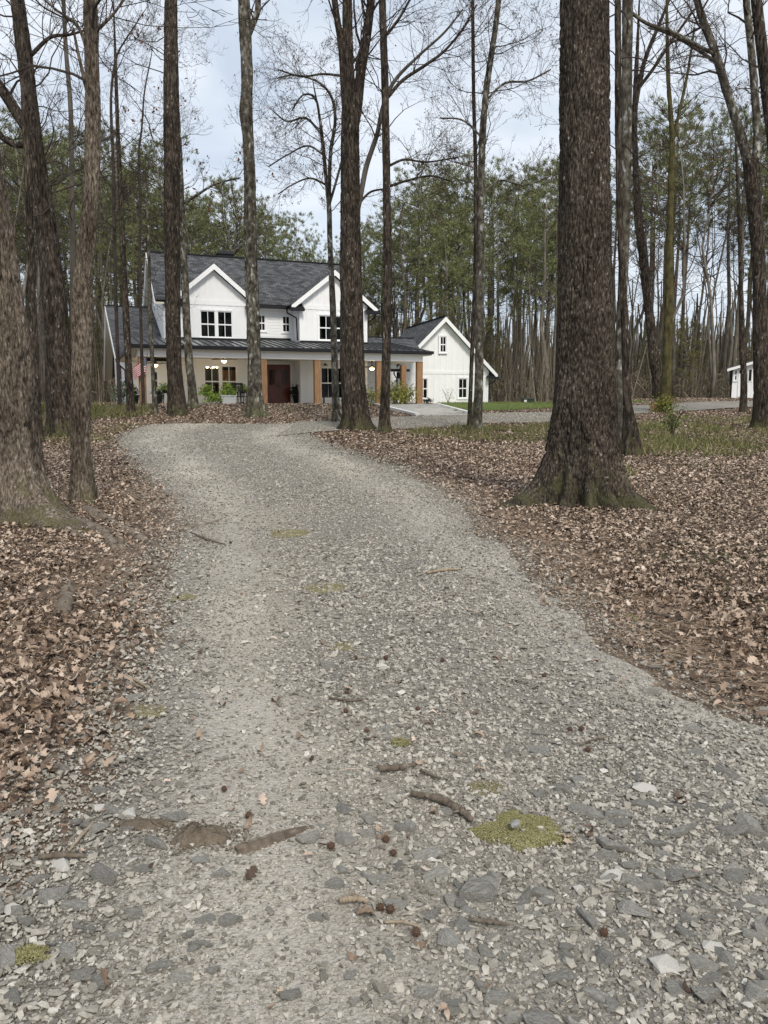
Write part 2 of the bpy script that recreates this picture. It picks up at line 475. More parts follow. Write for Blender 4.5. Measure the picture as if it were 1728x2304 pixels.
M['room'] = paint('dim_room', (.03, .026, .022), .9, .2)
M['room_wood'] = paint('wood_cabinet', (.34, .17, .075), .6, .3, 3)
M['concrete'] = mat('broom_concrete', [(.3, (.34, .335, .315)), (.7, (.46, .45, .425))], scale=3, rough=.9, bump=.3, bscale=40, bdist=.01, inst=.16)
M['concrete_white'] = paint('white_kerb', (.68, .67, .64), .8)
M['bulb'] = glow('lamp_glow', (1.0, .80, .48), 4.0)
M['fan_dark'] = paint('bronze_fan', (.025, .018, .014), .4)
M['fern'] = mat('fern_green', [(0, (.10, .16, .025)), (.5, (.2, .3, .05)), (1, (.33, .42, .10))], island=True, scale=3, rough=.6)
M['bush_yellow'] = mat('yellow_green_shrub', [(0, (.10, .11, .02)), (.5, (.2, .2, .045)), (1, (.32, .31, .09))], island=True, scale=3, rough=.7)
M['bush_grey'] = mat('grey_green_shrub', [(0, (.07, .10, .06)), (.5, (.14, .19, .12)), (1, (.24, .28, .19))], island=True, scale=3, rough=.7)
M['bush_dark'] = mat('dark_leafy_plant', [(0, (.01, .02, .012)), (1, (.04, .06, .03))], island=True, scale=3, rough=.5)
M['pot'] = paint('black_pot', (.015, .015, .017), .5)
M['planter'] = paint('pale_planter', (.5, .52, .5), .8)
M['cushion'] = paint('pale_cushion', (.6, .59, .56), .9)
M['red'] = paint('flag_red', (.5, .02, .03), .8)
M['flag_white'] = paint('flag_white', (.75, .74, .72), .8)
M['navy'] = paint('flag_navy', (.02, .025, .09), .8)
M['utility'] = paint('dark_green_box', (.018, .035, .022), .5)
M['heartwood'] = mat('split_wood', [(.3, (.16, .08, .05)), (.55, (.3, .165, .105)), (.75, (.5, .34, .24))], scale=6, stretch=(3, 3, .5), rough=.9, bump=.6, bscale=14, bdist=.03)
M['ramp_wood'] = paint('ramp_plank', (.42, .31, .21), .8, .2, 4)
M['far_wall'] = paint('far_house_wall', (.52, .47, .44), .8)
M['far_brick'] = paint('far_red_brick', (.30, .12, .07), .9, .3, 4)
M['far_roof'] = paint('far_grey_roof', (.10, .10, .11), .9)
M['car_paint'] = paint('pale_car_paint', (.5, .58, .64), .25)

def shingle_mat():
    m = bpy.data.materials.new('charcoal_shingle'); m.use_nodes = True
    n, l = m.node_tree.nodes, m.node_tree.links
    b = n['Principled BSDF']; b.inputs['Roughness'].default_value = .9; b.inputs['Specular IOR Level'].default_value = .2
    tc = n.new('ShaderNodeTexCoord')
    br = n.new('ShaderNodeTexBrick')
    br.inputs['Scale'].default_value = 1.0
    br.inputs['Brick Width'].default_value = .32
    br.inputs['Row Height'].default_value = .15
    br.inputs['Mortar Size'].default_value = .008
    br.inputs['Color1'].default_value = (.045, .046, .049, 1)
    br.inputs['Color2'].default_value = (.115, .117, .123, 1)
    br.inputs['Mortar'].default_value = (.012, .012, .014, 1)
    br.offset_frequency = 2
    l.new(tc.outputs['UV'], br.inputs['Vector'])
    nz = n.new('ShaderNodeTexNoise'); nz.inputs['Scale'].default_value = 2.2; nz.inputs['Detail'].default_value = 8
    l.new(tc.outputs['UV'], nz.inputs['Vector'])
    mr = n.new('ShaderNodeMapRange'); mr.inputs['To Min'].default_value = .6; mr.inputs['To Max'].default_value = 1.5
    l.new(nz.outputs['Fac'], mr.inputs['Value'])
    mu = n.new('ShaderNodeMix'); mu.data_type = 'RGBA'; mu.blend_type = 'MULTIPLY'; mu.inputs['Factor'].default_value = 1
    l.new(br.outputs['Color'], mu.inputs['A']); l.new(mr.outputs['Result'], mu.inputs['B'])
    l.new(mu.outputs['Result'], b.inputs['Base Color'])
    bp = n.new('ShaderNodeBump'); bp.inputs['Strength'].default_value = .6; bp.inputs['Distance'].default_value = .02
    l.new(br.outputs['Fac'], bp.inputs['Height']); bp.invert = True
    l.new(bp.outputs['Normal'], b.inputs['Normal'])
    return m
M['shingle'] = shingle_mat()

# ------------------------------------------------------------------ the ground, the drive, the road
def axis(*segs):
    a = []
    for s0, s1, n in segs:
        a.append(np.linspace(s0, s1, n, endpoint=False))
    return np.concatenate(a + [[segs[-1][1]]])
gx = axis((-420, -60, 18), (-60, -22, 38), (-22, -7, 40), (-7, 7, 90), (7, 26, 50), (26, 60, 34), (60, 420, 18))
gy = axis((-30, 0, 12), (0, 12, 80), (12, 24, 52), (24, 42, 64), (42, 70, 40), (70, 130, 40), (130, 640, 26))
GX, GY = np.meshgrid(gx, gy)
GZ = terrain(GX, GY)
def grid_faces(nr, nc):
    i = np.arange(nr * nc).reshape(nr, nc)
    return np.stack([i[:-1, :-1].ravel(), i[:-1, 1:].ravel(), i[1:, 1:].ravel(), i[1:, :-1].ravel()], 1)
ground = obj('ground', np_mesh('ground', np.stack([GX.ravel(), GY.ravel(), GZ.ravel()], 1), grid_faces(len(gy), len(gx)), True), M['ground'])
tag(ground, 'leaf-strewn woodland ground rising gently towards the house', kind='structure')

EL = [(-700, 2500), (-300, 2130), (-130, 1990), (0, 1895), (105, 1790), (180, 1690), (222, 1560), (255, 1450), (298, 1370), (335, 1290), (365, 1210), (368, 1150), (338, 1100),
      (303, 1060), (272, 1020), (260, 995), (272, 975), (330, 958), (420, 952)]
ER = [(2150, 1790), (1900, 1670), (1728, 1600), (1640, 1572), (1580, 1520), (1490, 1468), (1399, 1405), (1327, 1354), (1230, 1280), (1150, 1205), (1080, 1145), (1000, 1095), (900, 1050),
      (800, 1018), (720, 992), (700, 980), (730, 968), (800, 955)]
def edge(pts):
    h = [ground_hit(*p) for p in pts]
    ys, xs = np.array([q.y for q in h]), np.array([q.x for q in h])
    o = np.argsort(ys)
    return ys[o], xs[o]
ely, elx = edge(EL)
ery, erx = edge(ER)
DRIVE_END = min(ely[-1], ery[-1])
def XL(Y):
    return np.interp(Y, ely, elx) + .13 * vnoise(Y * 1.6, 3.3, .5) + .09 * vnoise(Y * 6, 1.3, .5)
def XR(Y):
    return np.interp(Y, ery, erx) + .16 * vnoise(Y * 1.5, 8.3, .5) + .10 * vnoise(Y * 5, 9.3, .5)
RLO = [(620, 985), (700, 975), (780, 970), (880, 968), (1000, 962), (1100, 955), (1240, 951), (1420, 934), (1560, 925), (1640, 919), (1728, 915), (1900, 912)]
RHI = [(520, 951), (700, 951), (800, 947), (900, 940), (1000, 936), (1100, 932), (1240, 929), (1420, 914), (1560, 907), (1640, 905), (1728, 904), (1900, 903)]
def edge_x(pts):
    h = [ground_hit(*p) for p in pts]
    xs, ys = np.array([q.x for q in h]), np.array([q.y for q in h])
    o = np.argsort(xs)
    return xs[o], ys[o]
rlx, rly = edge_x(RLO)
rhx, rhy = edge_x(RHI)
ROAD_X0, ROAD_X1 = max(rlx[0], rhx[0]), min(rlx[-1], rhx[-1])
def YLO(X):
    return np.interp(X, rlx, rly) + .35 * vnoise(X * .7, 2.3, .5)
def YHI(X):
    return np.interp(X, rhx, rhy) + .35 * vnoise(X * .7, 5.3, .5)
def in_drive(X, Y, m=0.0):
    a = (X > XL(Y) - m) & (X < XR(Y) + m) & (Y < DRIVE_END + m)
    b = (X > ROAD_X0 - m) & (X < ROAD_X1) & (Y > YLO(X) - m) & (Y < YHI(X) + m)
    return a | b
def track(X, Y):
    l, r = XL(Y), XR(Y)
    t = (X - l) / np.maximum(r - l, .1)
    c1 = np.interp(Y, [1.8, 2.6, 4, 6, 10], [.33, .27, .22, .19, .20])
    c2 = np.interp(Y, [1.8, 4, 6, 10, 30], [.93, .92, .89, .81, .78])
    wob = .03 * vnoise(Y * .8, 6.6, .5)
    return np.clip(np.exp(-((t - c1 - wob) / .11) ** 2) + np.exp(-((t - c2 - wob) / .11) ** 2), 0, 1)

rows = np.concatenate([np.linspace(.9, 8, 110, endpoint=False), np.linspace(8, DRIVE_END, 130)])
T = np.linspace(0, 1, 46)
DY = np.repeat(rows[:, None], 46, 1)
INS = .03
DX = (XL(DY) + INS) * (1 - T) + (XR(DY) - INS) * T
DZ = terrain(DX, DY) + .012 + .0006 * DY - .035 * (np.abs(2 * T - 1) ** 6)[None, :] * (1 - sstep(DY, 20, 30))
drive = obj('gravel_drive', np_mesh('gravel_drive', np.stack([DX.ravel(), DY.ravel(), DZ.ravel()], 1), grid_faces(len(rows), 46), True), M['grit'])
ta = drive.data.attributes.new('track', 'FLOAT', 'POINT')
ta.data.foreach_set('value', (track(DX, DY) * (.75 + .35 * vnoise(DX * 1.7, DY * 1.1, 3.7))).clip(0, 1).ravel().astype(np.float32))
tag(drive, 'grey crushed-stone driveway curving up towards the house', kind='structure')
cx = np.linspace(ROAD_X0, ROAD_X1, 160)
RX = np.repeat(cx[None, :], 14, 0)
TT = np.linspace(0, 1, 14)[:, None]
RY = YLO(RX) * (1 - TT) + YHI(RX) * TT
RZ = terrain(RX, RY) + .045
road = obj('gravel_road', np_mesh('gravel_road', np.stack([RX.ravel(), RY.ravel(), RZ.ravel()], 1), grid_faces(14, 160), True), M['grit'])
tag(road, 'pale gravel lane crossing in front of the house to the shed', kind='structure')
lx = np.linspace(3.5, 15.5, 60)
LXg = np.repeat(lx[None, :], 16, 0)
LYg = (YHI(LXg) + 3.2 + .5 * vnoise(LXg, 4.4, .2)) * (1 - np.linspace(0, 1, 16)[:, None]) + 57 * np.linspace(0, 1, 16)[:, None]
lawn = obj('lawn', np_mesh('lawn', np.stack([LXg.ravel(), LYg.ravel(), terrain(LXg, LYg).ravel() + .03], 1), grid_faces(16, 60), True), M['lawn'])
tag(lawn, 'strip of green lawn beyond the gravel lane', kind='structure')

# ------------------------------------------------------------------ loose cover: stones, leaves, straw, grass
def hull_variant(n, sx, sy, sz):
    bm = bmesh.new()
    for i in range(n):
        v = Vector((random.gauss(0, 1), random.gauss(0, 1), random.gauss(0, 1))).normalized()
        v *= random.uniform(.8, 1.0)
        bm.verts.new((v.x * sx, v.y * sy, max(-.55, min(.62, v.z)) * sz))
    bmesh.ops.convex_hull(bm, input=bm.verts)
    loose = [v for v in bm.verts if not v.link_faces]
    bmesh.ops.delete(bm, geom=loose, context='VERTS')
    bmesh.ops.triangulate(bm, faces=bm.faces)
    bm.verts.index_update()
    V = np.array([v.co[:] for v in bm.verts])
    Fc = np.array([[v.index for v in f.verts] for f in bm.faces])
    bm.free()
    return V, Fc

def rot_mats(rz, tx, ty):
    cz, sz, cx_, sx_, cy, sy = np.cos(rz), np.sin(rz), np.cos(tx), np.sin(tx), np.cos(ty), np.sin(ty)
    Mx = np.zeros((len(rz), 3, 3))
    # Rz @ Rx @ Ry
    Mx[:, 0, 0] = cz * cy - sz * sx_ * sy; Mx[:, 0, 1] = -sz * cx_; Mx[:, 0, 2] = cz * sy + sz * sx_ * cy
    Mx[:, 1, 0] = sz * cy + cz * sx_ * sy; Mx[:, 1, 1] = cz * cx_; Mx[:, 1, 2] = sz * sy - cz * sx_ * cy
    Mx[:, 2, 0] = -cx_ * sy; Mx[:, 2, 1] = sx_; Mx[:, 2, 2] = cx_ * cy
    return Mx

class Scatter:
    def __init__(self):
        self.V, self.F, self.n = [], [], 0
    def add(self, variants, pos, scale, rz, tx, ty):
        which = rng.integers(0, len(variants), len(pos))
        for k, (bv, bf) in enumerate(variants):
            s = which == k
            m = int(s.sum())
            if not m: continue
            A = rot_mats(rz[s], tx[s], ty[s])
            sc = scale[s]
            sc = sc[:, None] if sc.ndim == 1 else sc
            v = bv[None] * sc[:, None, :]
            v = np.einsum('nij,nvj->nvi', A, v) + pos[s][:, None, :]
            f = bf[None] + (np.arange(m) * len(bv))[:, None, None] + self.n
            self.V.append(v.reshape(-1, 3)); self.F.append(f.reshape(-1, 3))
            self.n += m * len(bv)
    def build(self, name, mt, parent=None, smooth=False):
        return obj(name, np_mesh(name, np.concatenate(self.V), np.concatenate(self.F), smooth), mt, parent)

class Strew:
    """loose stuff as instances: one point cloud mesh, each point carrying its variant, turn and size"""
    def __init__(self, mt, smooth=False):
        self.smooth = smooth
        self.col = bpy.data.collections.new('strewn_pieces')
        self.mt, self.n, self.rows = mt, 0, []
    def add(self, variants, pos, scale, rz, tx, ty):
        if not hasattr(self, 'ids'): self.ids = {}
        if id(variants) not in self.ids:
            self.ids[id(variants)] = self.n
            for v, f in variants:
                me = np_mesh('piece', v, f, self.smooth)
                me.materials.append(self.mt)
                self.col.objects.link(bpy.data.objects.new('piece_%03d' % self.n, me))
                self.n += 1
        k = self.ids[id(variants)] + rng.integers(0, len(variants), len(pos))
        sc = scale if scale.ndim == 2 else np.stack([scale] * 3, 1)
        self.rows.append((pos, sc, np.stack([tx, ty, rz], 1), k))
    def build(self, name):
        pos, sc, ro, k = [np.concatenate([r[i] for r in self.rows]) for i in range(4)]
        me = bpy.data.meshes.new(name)
        me.vertices.add(len(pos)); me.vertices.foreach_set('co', pos.astype(np.float32).ravel())
        for nm, ty_, arr in (('scl', 'FLOAT_VECTOR', sc), ('rot', 'FLOAT_VECTOR', ro)):
            me.attributes.new(nm, ty_, 'POINT').data.foreach_set('vector', arr.astype(np.float32).ravel())
        me.attributes.new('pick', 'INT', 'POINT').data.foreach_set('value', k.astype(np.int32))
        me.update()
        o = obj(name, me, self.mt)
        ng = bpy.data.node_groups.new('strew', 'GeometryNodeTree')
        ng.interface.new_socket('Geometry', in_out='INPUT', socket_type='NodeSocketGeometry')
        ng.interface.new_socket('Geometry', in_out='OUTPUT', socket_type='NodeSocketGeometry')
        N, L = ng.nodes, ng.links
        gi, go = N.new('NodeGroupInput'), N.new('NodeGroupOutput')
        ip = N.new('GeometryNodeInstanceOnPoints')
        ci = N.new('GeometryNodeCollectionInfo')
        ci.inputs['Collection'].default_value = self.col
        ci.inputs['Separate Children'].default_value = True
        ci.inputs['Reset Children'].default_value = True
        def attr(nm, ty_):
            q = N.new('GeometryNodeInputNamedAttribute'); q.data_type = ty_; q.inputs['Name'].default_value = nm
            return q.outputs['Attribute']
        er = N.new('FunctionNodeEulerToRotation')
        L.new(attr('rot', 'FLOAT_VECTOR'), er.inputs['Euler'])
        L.new(gi.outputs[0], ip.inputs['Points']); L.new(ci.outputs[0], ip.inputs['Instance'])
        ip.inputs['Pick Instance'].default_value = True
        L.new(attr('pick', 'INT'), ip.inputs['Instance Index'])
        L.new(er.outputs['Rotation'], ip.inputs['Rotation']); L.new(attr('scl', 'FLOAT_VECTOR'), ip.inputs['Scale'])
        L.new(ip.outputs['Instances'], go.inputs[0])
        md = o.modifiers.new('strew', 'NODES'); md.node_group = ng
        return o

def area_points(y0, y1, density, marg=1.6, half=.5):
    wmax = half * y1 + marg
    n = int(density * (y1 - y0) * 2 * wmax)
    Y = rng.uniform(y0, y1, n)
    X = rng.uniform(-wmax, wmax, n)
    k = np.abs(X) < half * Y + marg
    X, Y = X[k], Y[k]
    return X, Y

peb = [hull_variant(11, 1, random.uniform(.6, .95), random.uniform(.45, .8)) for _ in range(14)]
peb_s = [hull_variant(10, 1, random.uniform(.65, .95), random.uniform(.5, .8)) for _ in range(10)]
chip = [hull_variant(11, 1, random.uniform(.5, .8), random.uniform(.34, .6)) for _ in range(14)]
gs = Strew(M['gravel'])
for y0, y1, dens, smin, smax, var, thin in ((1.3, 3.2, 7500, .004, .011, peb_s, .25), (1.3, 3.6, 1700, .009, .021, peb, .8), (1.3, 3.8, 420, .012, .030, chip, .8),
                                     (3.2, 6.5, 3200, .006, .014, peb_s, .25), (3.6, 6.5, 700, .012, .025, peb, .8), (3.8, 8, 190, .016, .04, chip, .8),
                                     (6.5, 11, 1300, .009, .019, peb_s, .35), (6.5, 13, 150, .016, .036, chip, .7), (11, 18, 620, .012, .026, peb_s, .35),
                                     (18, 38, 260, .016, .036, peb_s, .35), (13, 24, 50, .022, .046, chip, .6)):
    X, Y = area_points(y0, y1, dens)
    k = in_drive(X, Y, rng.normal(0.04, .18, len(X)))
    X, Y = X[k], Y[k]
    t = track(X, Y)
    cover = .62 + .5 * vnoise(X * 1.4, Y * 1.4, 2.2)
    k = rng.random(len(X)) < np.clip(1 - thin * t, .12, 1) * np.clip(cover + .25, .25, 1)
    X, Y = X[k], Y[k]
    s = smin + (smax - smin) * rng.random(len(X)) ** 2
    lift = np.where((X > ROAD_X0) & (Y > YLO(X)) , .045, .012 + .0006 * Y)
    Z = terrain(X, Y) + lift + s * .22
    gs.add(var, np.stack([X, Y, Z], 1), s, rng.uniform(0, 6.28, len(X)), rng.normal(0, .2, len(X)), rng.normal(0, .2, len(X)))
gravel = gs.build('gravel')
gravel.parent = drive
tag(gravel, 'loose crushed grey gravel', kind='stuff')

# the largest stones, one by one
stone_meshes = []
for i in range(26):
    V, Fc = hull_variant(random.choice((10, 12, 13)), 1, random.uniform(.45, .8), random.uniform(.34, .6))
    stone_meshes.append(np_mesh('stone', V, Fc))
    stone_meshes[-1].materials.append(M['slate'])
quartz_meshes = []
for i in range(5):
    V, Fc = hull_variant(14, 1, random.uniform(.6, .85), random.uniform(.4, .6))
    quartz_meshes.append(np_mesh('stone', V, Fc))
    quartz_meshes[-1].materials.append(M['quartz'])
def put_stone(x, y, s, rz, me, sink=.16, tilt=.12):
    o = bpy.data.objects.new('stone', me)
    o.location = (x, y, gz(x, y) + .012 + s * sink)
    o.rotation_euler = (random.gauss(0, tilt), random.gauss(0, tilt), rz)
    o.scale = (s, s, s)
    COL.objects.link(o); o.parent = drive
    return o
# (photo x, y, half-length in photo px, turn, white?)
named_stones = [(1040, 2012, 32, 2.4, 0), (505, 1978, 34, .3, 0), (770, 1968, 26, -.4, 0), (1330, 2090, 44, -.9, 0), (1420, 2000, 40, -.6, 0), (1300, 2012, 22, .2, 1), (1600, 2225, 36, .1, 0),
                (1575, 1830, 30, -.6, 0), (1620, 2170, 46, -1.0, 0), (1680, 2250, 44, -.7, 0), (300, 1842, 30, .2, 1), (225, 1830, 22, .1, 1), (380, 1855, 30, -.2, 0), (500, 1720, 20, .2, 0),
                (120, 2030, 42, .3, 0), (90, 1995, 36, .2, 0), (300, 1950, 18, -.1, 1), (320, 1972, 32, .2, 0), (130, 1838, 20, 0, 0), (420, 2118, 26, .4, 0), (255, 2125, 28, .9, 0), (210, 2100, 24, .2, 0),
                (520, 2088, 34, 0, 0), (465, 2085, 30, .1, 0), (430, 2145, 26, -.3, 0), (385, 2025, 20, .1, 1), (1240, 2225, 26, .2, 0), (1690, 2060, 24, -.3, 0), (1660, 2050, 26, .3, 0), (1540, 2030, 24, .2, 0),
                (1460, 2010, 24, -.3, 0), (1700, 1880, 36, .0, 0), (1660, 1980, 30, -.2, 0), (1350, 1850, 24, -.3, 0), (1220, 1800, 28, .1, 0), (1440, 1820, 30, -.4, 0), (1270, 2150, 26, .2, 0),
                (1480, 2120, 24, .7, 0), (1550, 2080, 26, -.5, 0), (790, 2210, 22, .8, 0), (870, 2260, 22, .3, 0), (800, 2270, 26, .1, 0), (650, 2260, 32, .1, 0), (1060, 2110, 20, .1, 0),
                (720, 1870, 16, .3, 0), (1160, 1815, 22, -.3, 0), (755, 1530, 20, 0, 0), (740, 1545, 18, 0, 1), (960, 1610, 16, -.5, 1), (955, 1455, 16, 0, 0), (1150, 1700, 26, -.4, 0), (1480, 1510, 26, -.1, 0),
                (1380, 1535, 20, .3, 0), (840, 1730, 16, .2, 0), (1050, 1770, 18, .1, 0), (275, 1715, 17, .2, 1), (315, 1712, 18, .2, 0), (225, 1790, 24, .1, 0), (480, 1525, 18, 0, 0), (440, 1575, 22, 0, 0),
                (290, 1555, 20, .2, 0), (300, 1580, 26, .1, 0), (1310, 1360, 12, 0, 0), (350, 1418, 14, .1, 1), (1640, 1830, 34, .1, 0), (60, 2090, 26, .2, 0), (30, 2160, 30, .1, 0)]
n_stone = 0
for px, py, half, rz, white in named_stones:
    h = ground_hit(px, py)
    s = half / FPX * math.hypot(h.y, 1.5)
    put_stone(h.x, h.y, s * .9, rz, random.choice(quartz_meshes if white else stone_meshes))
    n_stone += 1
cand = []
MOSS = ground_hit(1172, 1882)                    # keep the big moss patch clear
while len(cand) < 900:
    y = random.uniform(1.45, 9)
    x = random.uniform(-.55 * y - .6, .55 * y + .6)
    if not bool(in_drive(np.array([x]), np.array([y]))[0]): continue
    if ((x - MOSS.x) / .26) ** 2 + ((y - MOSS.y) / .28) ** 2 < 1: continue
    t = float(track(np.array([x]), np.array([y]))[0])
    if random.random() < .85 * t: continue
    cl = float(vnoise(x * .9, y * .9, 7.7))
    if random.random() > .55 + cl: continue
    s = random.uniform(.022, .052) * (1 + .7 * random.random() ** 4)
    cand.append((s / y, x, y, s))
cand.sort(reverse=True)
for q, x, y, s in cand[:300 - n_stone]:
    put_stone(x, y, s, random.uniform(-.9, .5), random.choice(stone_meshes if random.random() < .95 else quartz_meshes), .12, .12)

# leaves
def leaf_variant(st, lobes, curl, fold, twist):
    V, Fc = [], []
    for i in range(st):
        t = i / (st - 1)
        w = lobes(i, t)
        zc = curl * (t - .5) ** 2 * 2 - curl * .3
        tw = twist * (t - .5)
        V += [(-w, t - .5, zc + fold * w + tw * -w), (0, t - .5 + .03, zc), (w * .96, t - .5 + random.uniform(-.02, .02), zc + fold * w + tw * w)]
    for i in range(st - 1):
        a, b = i * 3, (i + 1) * 3
        Fc += [(a, a + 1, b + 1), (a, b + 1, b), (a + 1, a + 2, b + 2), (a + 1, b + 2, b + 1)]
    return np.array(V), np.array(Fc)
def oak(i, t):
    base = .27 * math.sin(math.pi * min(1, t * .92 + .06)) ** .7
    return max(.015, base * random.uniform(.9, 1.25) * (1.2 if i % 2 else .58)) if 0 < t < 1 else .012
def rhomb(i, t):
    return (.02, .30, .14, .26, .02)[i] if i < 5 else .02
def oval(i, t):
    return .21 * math.sin(math.pi * t) ** .8 * random.uniform(.85, 1.1) + .01
def scrap(i, t):
    return random.uniform(.04, .26)
lf0 = [leaf_variant(8, oak, random.uniform(-.4, .8), random.uniform(-.3, .9), random.uniform(-1.3, 1.3)) for _ in range(16)]
lf0 += [leaf_variant(6, oval, random.uniform(-.6, 1.2), random.uniform(-.3, 1.6), random.uniform(-1.6, 1.6)) for _ in range(9)]
lf0 += [leaf_variant(5, scrap, random.uniform(-.6, 1.2), random.uniform(-.3, 1.2), random.uniform(-1.6, 1.6)) for _ in range(7)]
lf1 = [leaf_variant(5, rhomb, random.uniform(-.5, .8), random.uniform(-.3, .9), random.uniform(-1.2, 1.2)) for _ in range(10)]
lf2 = [leaf_variant(3, lambda i, t: (.05, .32, .04)[i], random.uniform(-.5, .8), random.uniform(-.2, .9), random.uniform(-1, 1)) for _ in range(8)]
WTL, WTR, WBL, WBR = P(849, 908.5, 43.6), P(980, 908.5, 45.6), P(944, 934, 35.6), P(1062, 932, 36.4)     # corners of the stepped walk
def on_walk(X, Y):
    f = (Y - 35.6) / (44.4 - 35.6)
    return (Y > 35.3) & (Y < 46) & (X > WBL.x + (WTL.x - WBL.x) * f - .15) & (X < WBR.x + (WTR.x - WBR.x) * f + .15)
ls = Strew(M['leaf'], True)
near_sites = []
def straw_zone(X, Y):
    """bare, needle-strewn soil between the gravel and the leaves, right of the drive"""
    d = X - XR(Y)
    return np.exp(-((d - .25) / .36) ** 2) * sstep(Y, 2, 3) * (1 - sstep(Y, 11, 17))
def root_zone(X, Y):
    d = XL(Y) - X
    return np.exp(-((d - .25) / .4) ** 2) * sstep(Y, 4.5, 6.5) * (1 - sstep(Y, 12, 15))
for y0, y1, dens, smin, smax, var in ((1.5, 4.4, 1450, .028, .074, lf0), (4.4, 7, 1250, .028, .074, lf0), (7, 13, 860, .032, .076, lf1), (13, 22, 300, .05, .10, lf1), (22, 40, 120, .07, .13, lf2), (40, 56, 30, .09, .16, lf2)):
    X, Y = area_points(y0, y1, dens, half=.53)
    k = ~in_drive(X, Y, rng.normal(.02, .15, len(X)))
    k &= rng.random(len(X)) > np.clip(.62 * straw_zone(X, Y) + .7 * root_zone(X, Y), 0, .9)
    k &= rng.random(len(X)) < np.clip(1.05 + .7 * vnoise(X * .8, Y * .8, 4.4), .35, 1)
    k &= ~((X > 3) & (X < 16) & (Y > YHI(X) + 3.0) & (Y < 58)) & ~on_walk(X, Y)
    X, Y = X[k], Y[k]
    s = smin + (smax - smin) * rng.random(len(X)) ** 1.4
    pile = .03 + .03 * vnoise(X * 1.1, Y * 1.1, 9.1)
    Z = terrain(X, Y) + rng.random(len(X)) ** 1.5 * (pile + .02) + .010
    ls.add(var, np.stack([X, Y, Z], 1), np.stack([s, s, s], 1), rng.uniform(0, 6.28, len(X)), rng.normal(0, .27, len(X)) * (1 + 1.3 * (rng.random(len(X)) < .2)), rng.normal(0, .27, len(X)) * (1 + 1.3 * (rng.random(len(X)) < .2)))
    if y1 < 8:
        near_sites += list(zip(X, Y, s))
# a few blown on to the drive
X, Y = area_points(1.6, 16, 9)
k = in_drive(X, Y); X, Y = X[k], Y[k]
s = rng.uniform(.02, .06, len(X))
ls.add(lf0, np.stack([X, Y, terrain(X, Y) + .03], 1), np.stack([s, s, s], 1), rng.uniform(0, 6.28, len(X)), rng.normal(0, .2, len(X)), rng.normal(0, .2, len(X)))
litter = ls.build('leaf_litter')
tag(litter, 'thick layer of dead brown oak leaves over the ground', kind='stuff')
# the leaves that show largest, one by one, on top of the litter
leaf_meshes = []
for v, f in lf0:
    me = np_mesh('leaf', v, f, True)
    me.materials.append(M['leaf_bright'])
    leaf_meshes.append(me)
vis = [(s / y, x, y, s) for x, y, s in near_sites if abs(x) < .47 * y + .05 and y > 2.2]
vis.sort(reverse=True)
for q, x, y, s in vis[:900:3]:
    o = bpy.data.objects.new('leaf', random.choice(leaf_meshes))
    o.location = (x, y, gz(x, y) + .055 + .03 * random.random())
    o.rotation_euler = (random.gauss(0, .5), random.gauss(0, .5), random.uniform(0, 6.28))
    s *= random.uniform(.9, 1.15)
    o.scale = (s, s, s)
    COL.objects.link(o); o.parent = ground

# pine straw and twiglets
ss = Scatter()
blade = [(np.array([(-.012, -.5, 0), (.012, -.5, 0), (.012, 0, c), (-.012, 0, c), (0, .5, -.02)]), np.array([(0, 1, 2), (0, 2, 3), (3, 2, 4)])) for c in (.02, .05, -.01)]
for y0, y1, dens in ((1.6, 6, 1100), (6, 14, 600)):
    X, Y = area_points(y0, y1, dens)
    k = rng.random(len(X)) < np.clip(straw_zone(X, Y) + .45 * root_zone(X, Y) + .06, 0, 1)
    k &= ~in_drive(X, Y, -.3) | (rng.random(len(X)) < .02)
    X, Y = X[k], Y[k]
    s = rng.uniform(.06, .16, len(X))
    ss.add(blade, np.stack([X, Y, terrain(X, Y) + .02 + .02 * rng.random(len(X))], 1), np.stack([s * rng.uniform(.6, 1.5, len(X)), s, s], 1), rng.normal(1.2, .8, len(X)), rng.normal(0, .12, len(X)), rng.normal(0, .2, len(X)))
straw = ss.build('pine_straw', M['straw'])
tag(straw, 'rusty pine needles and twiglets along the drive edge', kind='stuff')

